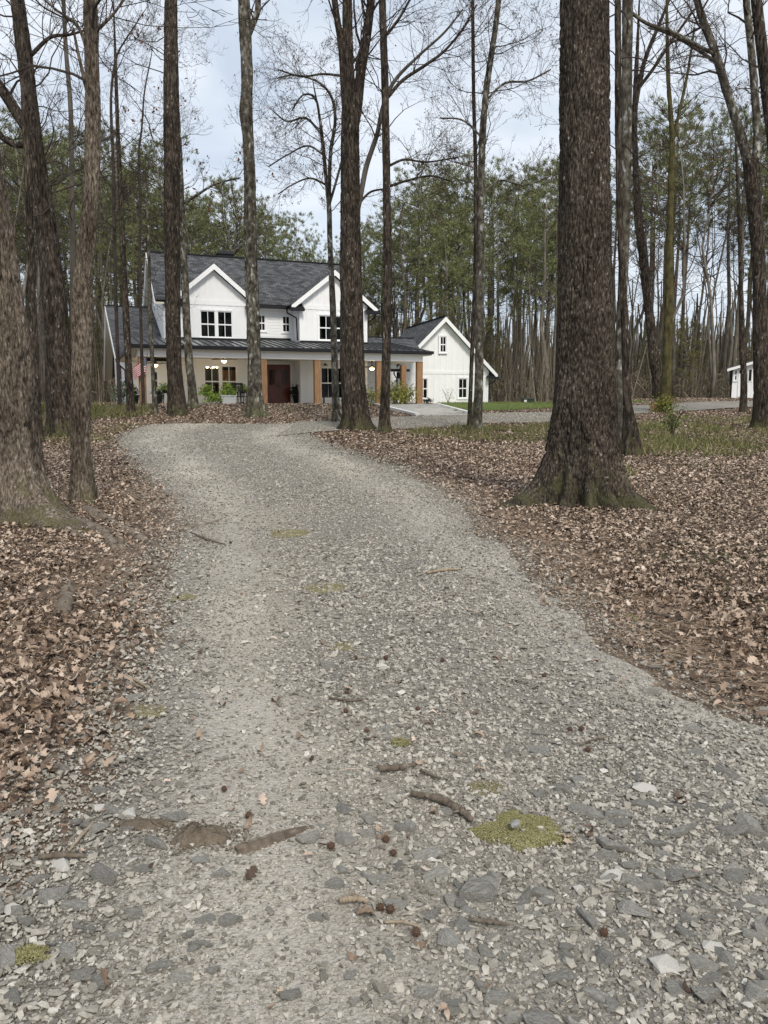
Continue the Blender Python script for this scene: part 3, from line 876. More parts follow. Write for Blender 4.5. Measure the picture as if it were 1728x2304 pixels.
# grass
def grass_points(X, Y, h, lean=.35):
    n = len(X)
    b = np.array([(-.03, 0, 0), (.03, 0, 0), (.022, .05, .55), (-.022, .05, .55), (0, .22, 1)])
    f = np.array([(0, 1, 2), (0, 2, 3), (3, 2, 4)])
    return [(b, f)], np.stack([X, Y, terrain(X, Y) + .01], 1), np.stack([h * 1.0, h, h], 1), rng.uniform(0, 6.28, n), rng.normal(0, lean, n), rng.normal(0, lean, n)
g1 = Scatter()
n = 26000
X = rng.uniform(3.5, 15.5, n); Y = YHI(X) + 3.2 + (57 - YHI(X) - 3.2) * rng.random(n) ** 1.6
g1.add(*grass_points(X, Y, rng.uniform(.08, .17, n)))
tag(g1.build('lawn_grass', M['grass']), 'short green lawn grass beyond the lane', kind='stuff')
g2 = Scatter()
for cx_, cy_, rx, ry, n, h0, h1 in ((4.2, 25.5, 3.4, 3.0, 5200, .10, .30), (7.6, 21.5, 2.6, 3.2, 5200, .10, .34), (10.5, 24.5, 4.0, 4.2, 7500, .08, .28), (2.2, 27.5, 2.2, 1.6, 2600, .08, .22), (8.6, 28, 3.5, 3.0, 4200, .12, .35),
                                    (-9.0, 26, 1.8, 4, 2600, .08, .22), (-12.2, 33.5, 2.6, 2.4, 3600, .12, .4), (-14.5, 32, 3, 5, 4200, .15, .5), (0, 34.4, 7, .8, 1500, .06, .16), (4.0, 15.2, .8, 1.2, 700, .08, .25), (14, 30, 4, 4, 4000, .1, .3)):
    a, r = rng.uniform(0, 6.28, n), np.sqrt(rng.random(n))
    X, Y = cx_ + rx * r * np.cos(a), cy_ + ry * r * np.sin(a)
    k = ~in_drive(X, Y, .1) & (vnoise(X * 1.5, Y * 1.5, 3.1) > -.25)
    X, Y = X[k], Y[k]
    g2.add(*grass_points(X, Y, rng.uniform(h0, h1, len(X)), .45))
tag(g2.build('weedy_grass', M['weed']), 'straggly winter grass and weeds between the leaves', kind='stuff')

# ------------------------------------------------------------------ trees
def smooth_path(pts, n):
    """Catmull-Rom through points (k, m columns), n samples evenly by index length"""
    Pn = np.array(pts, float)
    d = np.concatenate([[0], np.cumsum(np.linalg.norm(np.diff(Pn[:, :3], axis=0), axis=1))])
    t = np.linspace(0, d[-1], n) if np.isscalar(n) else np.asarray(n) * d[-1]
    out = np.zeros((len(t), Pn.shape[1]))
    for i, q in enumerate(t):
        k = min(max(np.searchsorted(d, q) - 1, 0), len(Pn) - 2)
        h = d[k + 1] - d[k]
        s = (q - d[k]) / h
        p1, p2 = Pn[k], Pn[k + 1]
        m1 = (p2 - Pn[k - 1]) / (d[k + 1] - d[k - 1]) * h if k > 0 else p2 - p1
        m2 = (Pn[k + 2] - p1) / (d[k + 2] - d[k]) * h if k + 2 < len(Pn) else p2 - p1
        out[i] = (2 * s**3 - 3 * s**2 + 1) * p1 + (s**3 - 2 * s**2 + s) * m1 + (-2 * s**3 + 3 * s**2) * p2 + (s**3 - s**2) * m2
    return out

def trunk_mesh(pts, sides, rings, bark=.02, fx=22., fy=4., flare=None, seed=0., knobs=.04, dense=None):
    """pts rows (x,y,z,r) local to the tree's base. flare = (height, [(angle, reach, width)...]) gives buttress roots."""
    tt = np.linspace(0, 1, rings) if dense is None else np.linspace(0, 1, rings) ** dense
    S = smooth_path(pts, tt)
    th = np.linspace(0, 2 * np.pi, sides, endpoint=False)
    C, Sn = np.cos(th)[None, :], np.sin(th)[None, :]
    z, r = S[:, 2][:, None], np.maximum(S[:, 3], .004)[:, None]
    rad = np.repeat(r, sides, 1)
    rad = rad * (1 + knobs * vnoise(C * 1.6 + seed, Sn * 1.6 + seed * 2, z * 1.3 + 0 * C) + knobs * vnoise(C * .7 + seed + 9, Sn * .7, z * .5 + 0 * C))
    if flare:
        fh, roots = flare
        low = np.exp(-np.maximum(z, 0) / fh)
        low2 = np.exp(-np.maximum(z, 0) / (fh * .42))
        for ang, reach, wid in roots:
            d = np.angle(np.exp(1j * (th - ang)))[None, :]
            rad = rad + reach * (.55 * low + .7 * low2 ** 1.5) * np.exp(-(d / wid) ** 2)
    if bark:
        a = th[None, :]
        R0 = r.mean()
        bx, by = C * R0 * fx, Sn * R0 * fx
        wv = 1.5 * vnoise(bx * .3, by * .3, z * fy * .45 + seed)
        dep = .75 + .6 * vnoise(C * 1.3 + seed, Sn * 1.3, z * .9 + seed)
        g1 = vnoise(bx + wv + seed, by + wv, z * fy)
        g2 = vnoise(bx * 1.9 + wv + 7, by * 1.9 + seed, z * fy * 1.8)
        g3 = vnoise(bx * .9 + 31, by * .9 + seed, z * fy * 5.5)
        n3 = vnoise(bx * 4.5, by * 4.5, z * fy * 6)
        rad = rad + bark * dep * (.25 - 1.0 * np.exp(-(g1 / .17) ** 2) - .6 * np.exp(-(g2 / .16) ** 2) - .35 * np.exp(-(g3 / .10) ** 2) + .22 * n3)
    V = np.stack([S[:, 0][:, None] + rad * C, S[:, 1][:, None] + rad * Sn, z + 0 * rad], 2)
    nr = rings
    i = np.arange(nr * sides).reshape(nr, sides)
    j = np.roll(i, -1, 1)
    Fc = np.stack([i[:-1].ravel(), j[:-1].ravel(), j[1:].ravel(), i[1:].ravel()], 1)
    return np_mesh('trunk', V.reshape(-1, 3), Fc, True)

def grow(mb, p, d, L, r, lev, up=.12, wob=.22, kids=(5, 4, 3), spread=.85, tips=None, sides=(5, 3, 3, 3)):
    """a wandering limb with side twigs, added to mb"""
    n = (8, 5, 3, 3)[min(lev, 3)]
    pts, rad = [p.copy()], [r]
    d = d.normalized()
    for i in range(n):
        d = (d + Vector((random.gauss(0, wob), random.gauss(0, wob), random.gauss(0, wob) + up * .5))).normalized()
        p = p + d * (L / n)
        pts.append(p.copy())
        rad.append(max(.0035, r * (1 - .82 * (i + 1) / n)))
    mb.tube(pts, rad, sides[min(lev, 3)], cap=False)
    if tips is not None and lev >= 2:
        tips.append((pts[-1], d))
    if lev >= len(kids):
        return
    for k in range(kids[lev]):
        f = random.uniform(.25, .97)
        i = min(int(f * n), n - 1)
        q = pts[i].lerp(pts[i + 1], f * n - i)
        t = (pts[i + 1] - pts[i]).normalized()
        o = t.orthogonal().normalized()
        o.rotate(Matrix.Rotation(random.uniform(0, 6.28), 3, t))
        cd = (t * random.uniform(.5, 1.0) + o * spread * random.uniform(.6, 1.1) + Vector((0, 0, up))).normalized()
        grow(mb, q, cd, L * random.uniform(.38, .62) * (1.05 - .35 * f), max(.004, rad[i] * .55), lev + 1, up, wob * 1.1, kids, spread, tips, sides)

def tip_bits(tips, size, frac, name, mt, parent, per=2):
    """buds or clinging leaves at twig ends"""
    s = Scatter()
    pos = [t for t in tips if random.random() < frac]
    if not pos: return
    A = np.array([t[0][:] for t in pos for _ in range(per)]) + rng.normal(0, size * .8, (len(pos) * per, 3))
    n = len(A)
    sc = rng.uniform(.6, 1.3, n) * size
    s.add(lf2, A, np.stack([sc, sc, sc], 1), rng.uniform(0, 6.28, n), rng.uniform(-1.5, 1.5, n), rng.uniform(-1.5, 1.5, n))
    o = s.build(name, mt, parent)
    o['kind'] = 'stuff'
    return o

def tree(name, label, disp, bark_mat, Y=None, flare=.35, sides=20, rings=60, bark=.015, fx=20, fy=3.5, limbs=(), branches=None, crown_mat='twig',
         buds=None, top=5.0, roots=None, dense=None, cat='tree', group=None, knobs=.05, seed=None):
    """disp: (x, y, width) rows in the photograph scaled to 1659 wide, from the foot up"""
    x0, y0, w0 = disp[0]
    foot = ground_hit(x0 * K, y0 * K) if Y is None else None
    if foot is None:
        foot = Q(x0, y0, Y); foot.z = gz(foot.x, foot.y)
    Yd = foot.y
    root = empty(name, foot, 0, label, cat, group)
    def loc(x, y, w, dy=0.0):
        p = Q(x, y, Yd + dy)
        deep = p.y * math.cos(PITCH) - (p.z - CAMZ) * math.sin(PITCH)      # distance along the lens axis
        return [p.x - foot.x, p.y - foot.y, p.z - foot.z, w * K / FPX * deep / 2]
    rowsl = [loc(*d) for d in disp]
    rowsl[0][2] = -.25
    rowsl[0][0] = rowsl[1][0] * .3
    a, b = np.array(rowsl[-2]), np.array(rowsl[-1])
    if top:
        st = (b - a) / max(b[2] - a[2], .3)
        for f in (.5, 1.0):
            q = b + st * top * f
            q[2] = b[2] + top * f
            q[3] = b[3] * (1 - .85 * f)
            rowsl.append(list(q))
    sd = random.uniform(0, 50) if seed is None else seed
    fl = None
    if roots:
        fl = (flare, roots)
    elif flare:
        r0 = rowsl[1][3]
        ph = random.uniform(0, 6.28)
        fl = (flare, [(ph + k * 6.283 / 5 + random.uniform(-.3, .3), r0 * random.uniform(.35, .8), random.uniform(.35, .55)) for k in range(5)])
    obj('trunk', trunk_mesh(rowsl, sides, rings, bark, fx, fy, fl, sd, knobs, dense), M[bark_mat], root)
    tips = []
    cm = MB()
    for lb in limbs:
        rl = [loc(*d) for d in lb['p']]
        m = MB()
        S = smooth_path(rl, max(10, 5 * len(rl)))
        m.tube([s[:3] for s in S], [max(.008, s[3]) for s in S], 8)
        m.build('limb', M[lb.get('m', bark_mat)], root, True)
        for k in range(lb.get('n', 6)):
            i = random.randrange(len(S) // 4, len(S) - 1)
            t = Vector(S[i + 1][:3]) - Vector(S[i][:3])
            o = t.orthogonal().normalized(); o.rotate(Matrix.Rotation(random.uniform(0, 6.28), 3, t.normalized()))
            grow(cm, Vector(S[i][:3]), t.normalized() * .7 + o * .8, lb.get('L', 2.2) * random.uniform(.6, 1.2), max(.008, S[i][3] * .35), 1, tips=tips, up=lb.get('up', .1))
    if branches:
        S = smooth_path(rowsl, 80)
        for h0, h1, nb, L, kids in branches:
            for k in range(nb):
                h = random.uniform(h0, h1)
                i = int(np.argmin(np.abs(S[:, 2] - h)))
                az = random.uniform(0, 6.28)
                grow(cm, Vector(S[i, :3]), Vector((math.cos(az), math.sin(az), random.uniform(.1, .7))), L * random.uniform(.6, 1.25), min(S[i, 3] * .3, .0065 * L + .004), 0, kids=kids, tips=tips)
    if cm.v:
        cm.build('crown', M[crown_mat], root)
    if buds:
        tip_bits(tips, buds[0], buds[1], 'leaves' if len(buds) < 4 else buds[3], M[buds[2]], root)
    return root

A_ = math.atan2
tree('oak_tree', 'massive dark-barked oak with flared mossy foot right of the drive',
     [(1250, 1088, 140), (1254, 1040, 140), (1260, 980, 136), (1262, 900, 130), (1263, 800, 123), (1263, 600, 115), (1263, 400, 108), (1263, 200, 103), (1262, 0, 100)], 'bark_oak',
     sides=330, rings=440, bark=.030, fx=22, fy=3.4, flare=.62, dense=1.5, top=7,
     roots=[(-2.75, .78, .26), (-2.1, .38, .18), (-1.62, .36, .14), (-1.22, .50, .15), (-.7, .60, .22), (.0, .5, .35), (.9, .6, .4), (2.1, .6, .4), (2.9, .45, .35)],
     branches=[(9.5, 13, 6, 5, (4, 3))], seed=4.2, knobs=.03)
tree('oak_tree', 'huge pale furrowed oak cut off by the left edge, with spreading root',
     [(-12, 1120, 160), (-10, 1080, 160), (-8, 1000, 158), (-6, 900, 152), (-10, 800, 148), (-32, 620, 142), (-66, 380, 136), (-100, 180, 130), (-135, 0, 126)], 'bark_pale',
     sides=340, rings=400, bark=.055, fx=17, fy=2.2, flare=.6, dense=1.5, top=7,
     roots=[(-.55, 1.15, .28), (-1.3, .45, .3), (-2.2, .4, .4), (.3, .5, .4), (1.5, .5, .5), (2.8, .5, .5)], branches=[(9.5, 13, 5, 5, (4, 3))], seed=9.4, knobs=.03)
tree('hickory_tree', 'slim upright tree with pale furrowed bark just behind the huge oak on the left',
     [(184, 1086, 62), (179, 1050, 50), (174, 960, 42), (174, 860, 42), (178, 700, 44), (183, 560, 40), (195, 440, 33), (201, 230, 31), (195, 0, 28)], 'bark_pale',
     sides=140, rings=280, bark=.026, fx=26, fy=2.6, flare=.3, dense=1.2, branches=[(4.2, 9, 12, 2.6, (5, 4, 3)), (7, 13, 6, 3.5, (4, 3))], knobs=.07,
     limbs=[dict(p=[(197, 150, 9), (170, 60, 7), (120, 20, 5), (85, -10, 4)], n=5), dict(p=[(190, 205, 9), (170, 120, 7), (158, 60, 5)], n=4), dict(p=[(205, 70, 8), (245, 30, 6), (280, -20, 5)], n=6)])
tree('oak_tree', 'large grey-brown leaning trunk in the wood at far left, with thick side limbs',
     [(132, 862, 66), (128, 800, 56), (122, 700, 50), (108, 560, 45), (92, 440, 42), (72, 300, 36), (62, 200, 32), (45, 60, 31), (38, 0, 29)], 'bark_brown', Y=25, sides=70, rings=150, bark=.03, fx=9, fy=2, flare=.5,
     limbs=[dict(p=[(62, 285, 22), (40, 250, 24), (15, 210, 24), (-20, 160, 22), (-60, 90, 16)], n=8), dict(p=[(66, 312, 14), (30, 312, 14), (0, 292, 13), (-40, 250, 10)], n=6), dict(p=[(66, 120, 10), (110, 80, 8), (150, 75, 6), (200, 60, 4)], n=9)],
     branches=[(7, 15, 14, 3.6, (5, 4, 3))])
tree('oak_tree', 'narrow trunk standing in front of the large leaning one at far left',
     [(78, 868, 22), (76, 820, 18), (72, 700, 16), (63, 440, 15), (53, 230, 14), (47, 60, 13), (44, 0, 12)], 'bark_brown', Y=22.5, sides=30, rings=80, bark=.01, branches=[(6, 13, 8, 2.6, (4, 4, 3))])
tree('poplar_tree', 'thin straight pole of a tree left of the slim furrowed one',
     [(166, 874, 18), (163, 800, 15), (158, 600, 13), (155, 400, 11), (152, 230, 10), (142, 100, 9), (137, 0, 8)], 'bark_grey', Y=28, sides=20, rings=60, bark=.008, branches=[(6, 15, 10, 2.6, (4, 3, 3))])
tree('sapling', 'dark crooked bare sapling against the sky left of centre-left trunk',
     [(258, 878, 9), (254, 760, 8), (249, 600, 8), (244, 340, 7), (240, 210, 6), (252, 122, 5), (275, 80, 4), (300, 42, 3)], 'twig', Y=36, sides=10, rings=60, bark=.003, flare=.1, top=.8, branches=[(7, 18, 26, 2.8, (5, 4, 3))])
tree('sapling', 'fine forked bare sapling with a few clinging leaves beside the dark tall trunk',
     [(310, 884, 8), (306, 760, 7), (302, 560, 6.5), (303, 430, 6), (300, 330, 5.5), (306, 280, 4.5), (312, 200, 3.5), (325, 130, 2.5)], 'twig', Y=36.5, sides=10, rings=60, bark=.003, flare=.1, top=.6,
     branches=[(8, 18, 26, 2.6, (5, 4, 3))], buds=(.10, .02, 'dead_leaf_hang'))
tree('maple_tree', 'thin trunk standing before the left wing of the house',
     [(284, 886, 22), (281, 850, 17), (278, 800, 15), (272, 680, 14), (268, 600, 13), (262, 450, 11), (255, 300, 9), (250, 150, 7)], 'bark_brown', Y=32.5, sides=24, rings=70, bark=.01, branches=[(5, 14, 12, 2.4, (4, 4, 3))], top=3)
tree('sapling', 'spindly lichened sapling in front of the corner porch post',
     [(335, 881, 12), (332, 840, 10), (330, 800, 9), (325, 700, 9), (323, 620, 8), (321, 520, 6), (317, 420, 4)], 'bark_lichen', Y=33.2, sides=16, rings=60, bark=.006, branches=[(4, 10, 10, 1.6, (4, 3, 3))], top=1.5, knobs=.12)
tree('oak_tree', 'tall straight dark brown trunk in front of the left gable',
     [(384, 884, 42), (380, 850, 36), (376, 790, 33), (374, 700, 32), (372, 560, 34), (371, 400, 35), (370, 220, 33), (369, 0, 26)], 'bark_brown', Y=33, sides=80, rings=230, bark=.022, fx=12, fy=2, flare=.5,
     branches=[(12.5, 16.5, 9, 3.0, (4, 4, 3)), (9, 12, 5, 2.6, (4, 3, 3))], buds=(.14, .05, 'dead_leaf_hang'))
tree('oak_tree', 'slimmer leaning trunk with russet leaves right behind the tall dark one',
     [(419, 872, 22), (415, 840, 19), (408, 780, 18), (400, 620, 16), (392, 450, 14), (386, 300, 12), (381, 200, 9)], 'bark_lichen', Y=35.5, sides=30, rings=90, bark=.012, top=2.5,
     limbs=[dict(p=[(393, 440, 7), (420, 425, 6), (460, 400, 5), (500, 388, 4), (520, 384, 3)], n=9, L=1.8)], branches=[(8, 12, 8, 2.4, (5, 4))], buds=(.16, .22, 'dead_leaf_hang'))
tree('gum_tree', 'knobbly grey lichened trunk forked at the top, left of the front door',
     [(554, 886, 46), (551, 850, 34), (549, 790, 30), (547, 700, 27), (543, 560, 28), (541, 450, 27), (536, 300, 24), (531, 245, 28), (533, 200, 25), (533, 140, 26), (529, 50, 26), (527, 0, 24)], 'bark_lichen', Y=32.6, sides=80, rings=220, bark=.02, fx=12, fy=3, flare=.5, knobs=.09,
     limbs=[dict(p=[(537, 75, 14), (547, 50, 14), (556, 25, 13), (558, -20, 12)], n=5)], branches=[(11, 12, 3, 1.5, (4, 3, 3)), (15.5, 18, 8, 2.6, (5, 4, 3))])
tree('oak_tree', 'thick three-forked trunk in the middle, before the right gable',
     [(770, 930, 60), (768, 905, 56), (765, 860, 54), (761, 750, 52), (758, 600, 48), (757, 450, 43), (757, 300, 40), (755, 220, 34), (752, 120, 24), (750, 0, 22)], 'bark_brown', Y=27.5, sides=110, rings=280, bark=.024, fx=11, fy=2.2, flare=.5,
     limbs=[dict(p=[(748, 260, 16), (744, 190, 17), (738, 100, 16), (728, 40, 14), (720, -20, 13), (705, -120, 8)], n=9, L=3), dict(p=[(763, 290, 20), (771, 235, 22), (779, 160, 21), (792, 80, 19), (802, 0, 17), (815, -100, 10)], n=9, L=3),
            dict(p=[(770, 470, 10), (778, 428, 11), (792, 358, 11), (815, 289, 10), (827, 231, 9), (852, 175, 8), (905, 120, 6), (960, 70, 5), (1000, 20, 3)], n=16, L=2.2, m='bark_grey'),
            dict(p=[(775, 440, 6), (800, 415, 5), (830, 408, 4)], n=4, L=1.2), dict(p=[(745, 165, 6), (700, 160, 5), (650, 165, 4), (600, 150, 3)], n=14, L=1.8)],
     branches=[(11, 19, 8, 2.6, (5, 4, 3))], buds=(.05, .3, 'dead_leaf_hang', 'buds'), crown_mat='twig')
tree('understory_tree', 'small lichened understory tree with fine arching bare crown by the thick forked trunk',
     [(729, 908, 20), (726, 870, 16), (722, 760, 14), (717, 620, 13), (713, 520, 12), (711, 450, 11), (704, 380, 9), (696, 300, 8), (690, 250, 6), (682, 208, 4)], 'bark_lichen', Y=30.5, sides=24, rings=110, bark=.008, top=.8, knobs=.1,
     limbs=[dict(p=[(711, 440, 8), (714, 330, 8), (724, 262, 7), (717, 212, 6), (692, 180, 5), (640, 162, 4), (600, 168, 3)], n=22, L=1.9), dict(p=[(695, 290, 5), (660, 255, 5), (620, 262, 4), (590, 240, 3)], n=16, L=1.7),
            dict(p=[(700, 335, 5), (665, 315, 4), (620, 335, 3.5), (580, 360, 3)], n=14, L=1.6), dict(p=[(692, 260, 5), (680, 210, 5), (655, 205, 4), (630, 240, 3)], n=12, L=1.5), dict(p=[(706, 400, 5), (670, 385, 4), (630, 400, 3), (600, 420, 2.5)], n=12, L=1.5),
            dict(p=[(712, 440, 6), (735, 360, 5), (748, 300, 4)], n=8, L=1.4)],
     branches=[(7, 13.5, 16, 2.2, (5, 4, 3))], buds=(.06, .3, 'dead_leaf_hang', 'buds'))
tree('gum_tree', 'slender straight dark trunk right of the thick forked one',
     [(829, 924, 28), (831, 890, 22), (834, 800, 20), (837, 600, 18), (836, 450, 18), (832, 200, 16), (826, 0, 15)], 'bark_brown', Y=26.5, sides=50, rings=160, bark=.014, fx=16, fy=2.5, flare=.35,
     limbs=[dict(p=[(838, 210, 8), (868, 175, 8), (920, 140, 7), (960, 110, 6), (1000, 62, 5), (1030, 10, 4)], n=18, L=2.4), dict(p=[(836, 75, 7), (862, 40, 6), (885, 0, 5)], n=8, L=2), dict(p=[(842, 402, 6), (880, 390, 5), (930, 380, 4), (975, 392, 3)], n=14, L=1.8),
            dict(p=[(841, 358, 6), (872, 345, 5), (920, 350, 4), (990, 340, 3)], n=16, L=2)], branches=[(8, 17, 10, 2.2, (5, 4, 3))], buds=(.05, .35, 'dead_leaf_hang', 'buds'))
tree('maple_tree', 'slim trunk leaning right near its top, in front of the garage gable',
     [(1028, 928, 26), (1031, 890, 22), (1034, 850, 20), (1036, 700, 18), (1037, 560, 17), (1042, 300, 15), (1050, 200, 14), (1070, 60, 12), (1077, 0, 12)], 'bark_lichen', Y=26.5, sides=50, rings=160, bark=.014, fx=16, fy=3, flare=.3,
     limbs=[dict(p=[(1048, 220, 5), (1090, 180, 5), (1140, 175, 4), (1190, 150, 3)], n=14, L=1.8), dict(p=[(1040, 420, 5), (1080, 390, 4), (1130, 400, 3), (1190, 380, 2.5)], n=14, L=1.8), dict(p=[(1044, 300, 5), (1000, 260, 4), (950, 255, 3)], n=12, L=1.8)],
     branches=[(7, 17, 22, 2.4, (5, 4, 3))], buds=(.05, .35, 'dead_leaf_hang', 'buds'))
tree('maple_tree', 'very thin companion trunk left of the slim leaning one',
     [(1012, 926, 10), (1018, 800, 9), (1026, 600, 9), (1028, 400, 9), (1023, 200, 8), (1021, 0, 7)], 'bark_brown', Y=28.5, sides=20, rings=80, bark=.006, flare=.15, branches=[(7, 17, 16, 2.4, (5, 4, 3))], buds=(.05, .3, 'dead_leaf_hang', 'buds'))
tree('beech_tree', 'pale lichened pole-like trunk tight behind the massive oak',
     [(1338, 978, 26), (1337, 940, 20), (1336, 900, 19), (1339, 800, 21), (1346, 610, 21), (1352, 400, 22), (1354, 200, 22), (1356, 0, 22)], 'bark_lichen', sides=50, rings=170, bark=.010, fx=18, fy=3, flare=.25, knobs=.07,
     limbs=[dict(p=[(1360, 25, 8), (1400, 52, 8), (1450, 68, 8), (1500, 95, 8), (1545, 118, 8)], n=8, L=1.5)], branches=[(7, 13, 8, 2.0, (4, 4, 3))])
tree('oak_tree', 'flared dark trunk half hidden behind the pale pole by the massive oak',
     [(1366, 955, 40), (1362, 930, 30), (1357, 890, 22), (1353, 840, 17), (1349, 700, 15), (1340, 500, 14), (1336, 300, 15), (1335, 100, 14), (1334, 0, 14)], 'bark_brown', Y=19.0, sides=50, rings=150, bark=.012, flare=.6, branches=[(7, 15, 8, 2.2, (4, 4, 3))])
tree('oak_tree', 'left-leaning rough dark trunk near the split stump',
     [(1424, 864, 26), (1421, 835, 24), (1415, 780, 23), (1405, 700, 21), (1390, 560, 20), (1380, 480, 18), (1374, 380, 14), (1371, 300, 12), (1372, 210, 11), (1376, 120, 8)], 'bark_brown', Y=40, sides=50, rings=120, bark=.03, fx=8, fy=2, limbs=[dict(p=[(1373, 230, 10), (1385, 160, 10), (1400, 110, 9), (1425, 50, 7), (1450, -10, 5)], n=8, L=3), dict(p=[(1372, 200, 8), (1410, 150, 7), (1450, 90, 6), (1500, 20, 5)], n=8, L=3)],
     branches=[(8, 17, 12, 3, (5, 4, 3))], crown_mat='twig', top=3)
tree('oak_tree', 'mossy upright trunk beside the split stump',
     [(1438, 872, 26), (1439, 840, 22), (1441, 780, 20), (1445, 620, 18), (1447, 480, 15), (1452, 300, 11), (1444, 180, 9), (1440, 0, 6)], 'bark_moss', Y=38, sides=50, rings=120, bark=.02, fx=9, branches=[(8, 20, 18, 3, (5, 4, 3))],
     limbs=[dict(p=[(1450, 320, 7), (1470, 230, 7), (1485, 160, 6), (1500, 60, 5)], n=8, L=2.6)], top=3)
tree('oak_tree', 'twin-limbed dark trunk with a pale split scar at the right edge',
     [(1650, 896, 42), (1647, 870, 36), (1644, 820, 31), (1642, 700, 29), (1640, 600, 28), (1633, 480, 30), (1626, 400, 33), (1622, 345, 34)], 'bark_brown', Y=28, sides=70, rings=180, bark=.02, fx=11, fy=2, flare=.4, top=0,
     limbs=[dict(p=[(1620, 372, 22), (1608, 320, 22), (1590, 260, 20), (1570, 195, 19), (1540, 100, 18), (1512, 25, 16), (1495, -60, 12), (1490, -160, 6)], n=12, L=2.6, m='bark_lichen'), dict(p=[(1626, 372, 20), (1636, 310, 18), (1630, 200, 17), (1622, 100, 16), (1612, 0, 15), (1605, -120, 8)], n=10, L=2.6, m='bark_lichen'),
            dict(p=[(1556, 140, 8), (1510, 110, 7), (1450, 75, 6), (1400, 60, 4)], n=12, L=2), dict(p=[(1590, 250, 7), (1560, 190, 6), (1555, 120, 5)], n=6, L=1.6)], branches=[(6, 10, 5, 2, (4, 3, 3))])
tree('poplar_tree', 'thin brown trunk standing in front of the white shed',
     [(1609, 858, 16), (1607, 820, 14), (1604, 760, 13), (1601, 640, 10), (1597, 480, 8), (1590, 320, 5)], 'bark_brown', Y=38, sides=24, rings=70, bark=.01, branches=[(7, 14, 14, 2.2, (5, 4, 3))], buds=(.12, .1, 'dead_leaf_hang'), top=1.5)
tree('oak_tree', 'dark trunk entering the picture at its upper right corner',
     [(1705, 900, 40), (1700, 860, 34), (1690, 600, 30), (1672, 320, 26), (1655, 180, 25), (1640, 60, 23), (1632, -20, 22)], 'bark_brown', Y=21, sides=50, rings=120, bark=.016, branches=[(6, 12, 8, 2.4, (5, 4, 3))])

# ---- roots of the big left oak that run over the soil
def crawl(name, pix, w, mt, parent=None, lift=.3, label=None, cat=None, sides=7, up=0.0):
    pts = [ground_hit(*p) for p in pix]
    base = pts[0]
    rowsl = [[p.x - base.x, p.y - base.y, p.z - base.z + ww * lift + up, ww] for p, ww in zip(pts, w)]
    S = smooth_path(rowsl, 9 * len(rowsl))
    m = MB()
    jit = lambda s: random.gauss(0, s[3] * .13)
    m.tube([(s[0] + jit(s), s[1] + jit(s), s[2] + jit(s) * .6) for s in S], [max(.002, s[3] * random.uniform(.8, 1.2)) for s in S], sides)
    for k in range(len(S) // 12):                       # stubs and knots
        s = S[random.randrange(2, len(S) - 2)]
        az = random.uniform(0, 6.28)
        L_ = s[3] * random.uniform(1.5, 4)
        m.tube([s[:3], (s[0] + math.cos(az) * L_, s[1] + math.sin(az) * L_, s[2] + L_ * .3)], [s[3] * .45, s[3] * .15], 5)
    o = m.build(name, mt, parent, True, base)
    if label: tag(o, label, cat)
    return o
left_oak = [o for o in COL.objects if o.get('label', '').startswith('huge pale')][0]
inv = left_oak.location.copy()
for pix, w in (([(150, 1195), (200, 1215), (235, 1195), (262, 1200), (270, 1240)], (.05, .04, .035, .045, .05)), ([(190, 1150), (260, 1185), (330, 1220), (370, 1245)], (.09, .07, .05, .02)),
               ([(140, 1165), (225, 1200), (262, 1240)], (.08, .07, .05)), ([(280, 1105), (340, 1110), (410, 1118)], (.02, .03, .02)), ([(400, 1208), (460, 1224), (510, 1236)], (.018, .02, .008)),
               ([(385, 1190), (430, 1188), (475, 1180), (525, 1158)], (.012, .025, .03, .01)), ([(280, 1298), (330, 1285), (360, 1272)], (.015, .035, .03))):
    o = crawl('root', pix, w, M['root_bark'], None, .05, sides=10)
    o.parent = left_oak
    o.location = o.location - inv

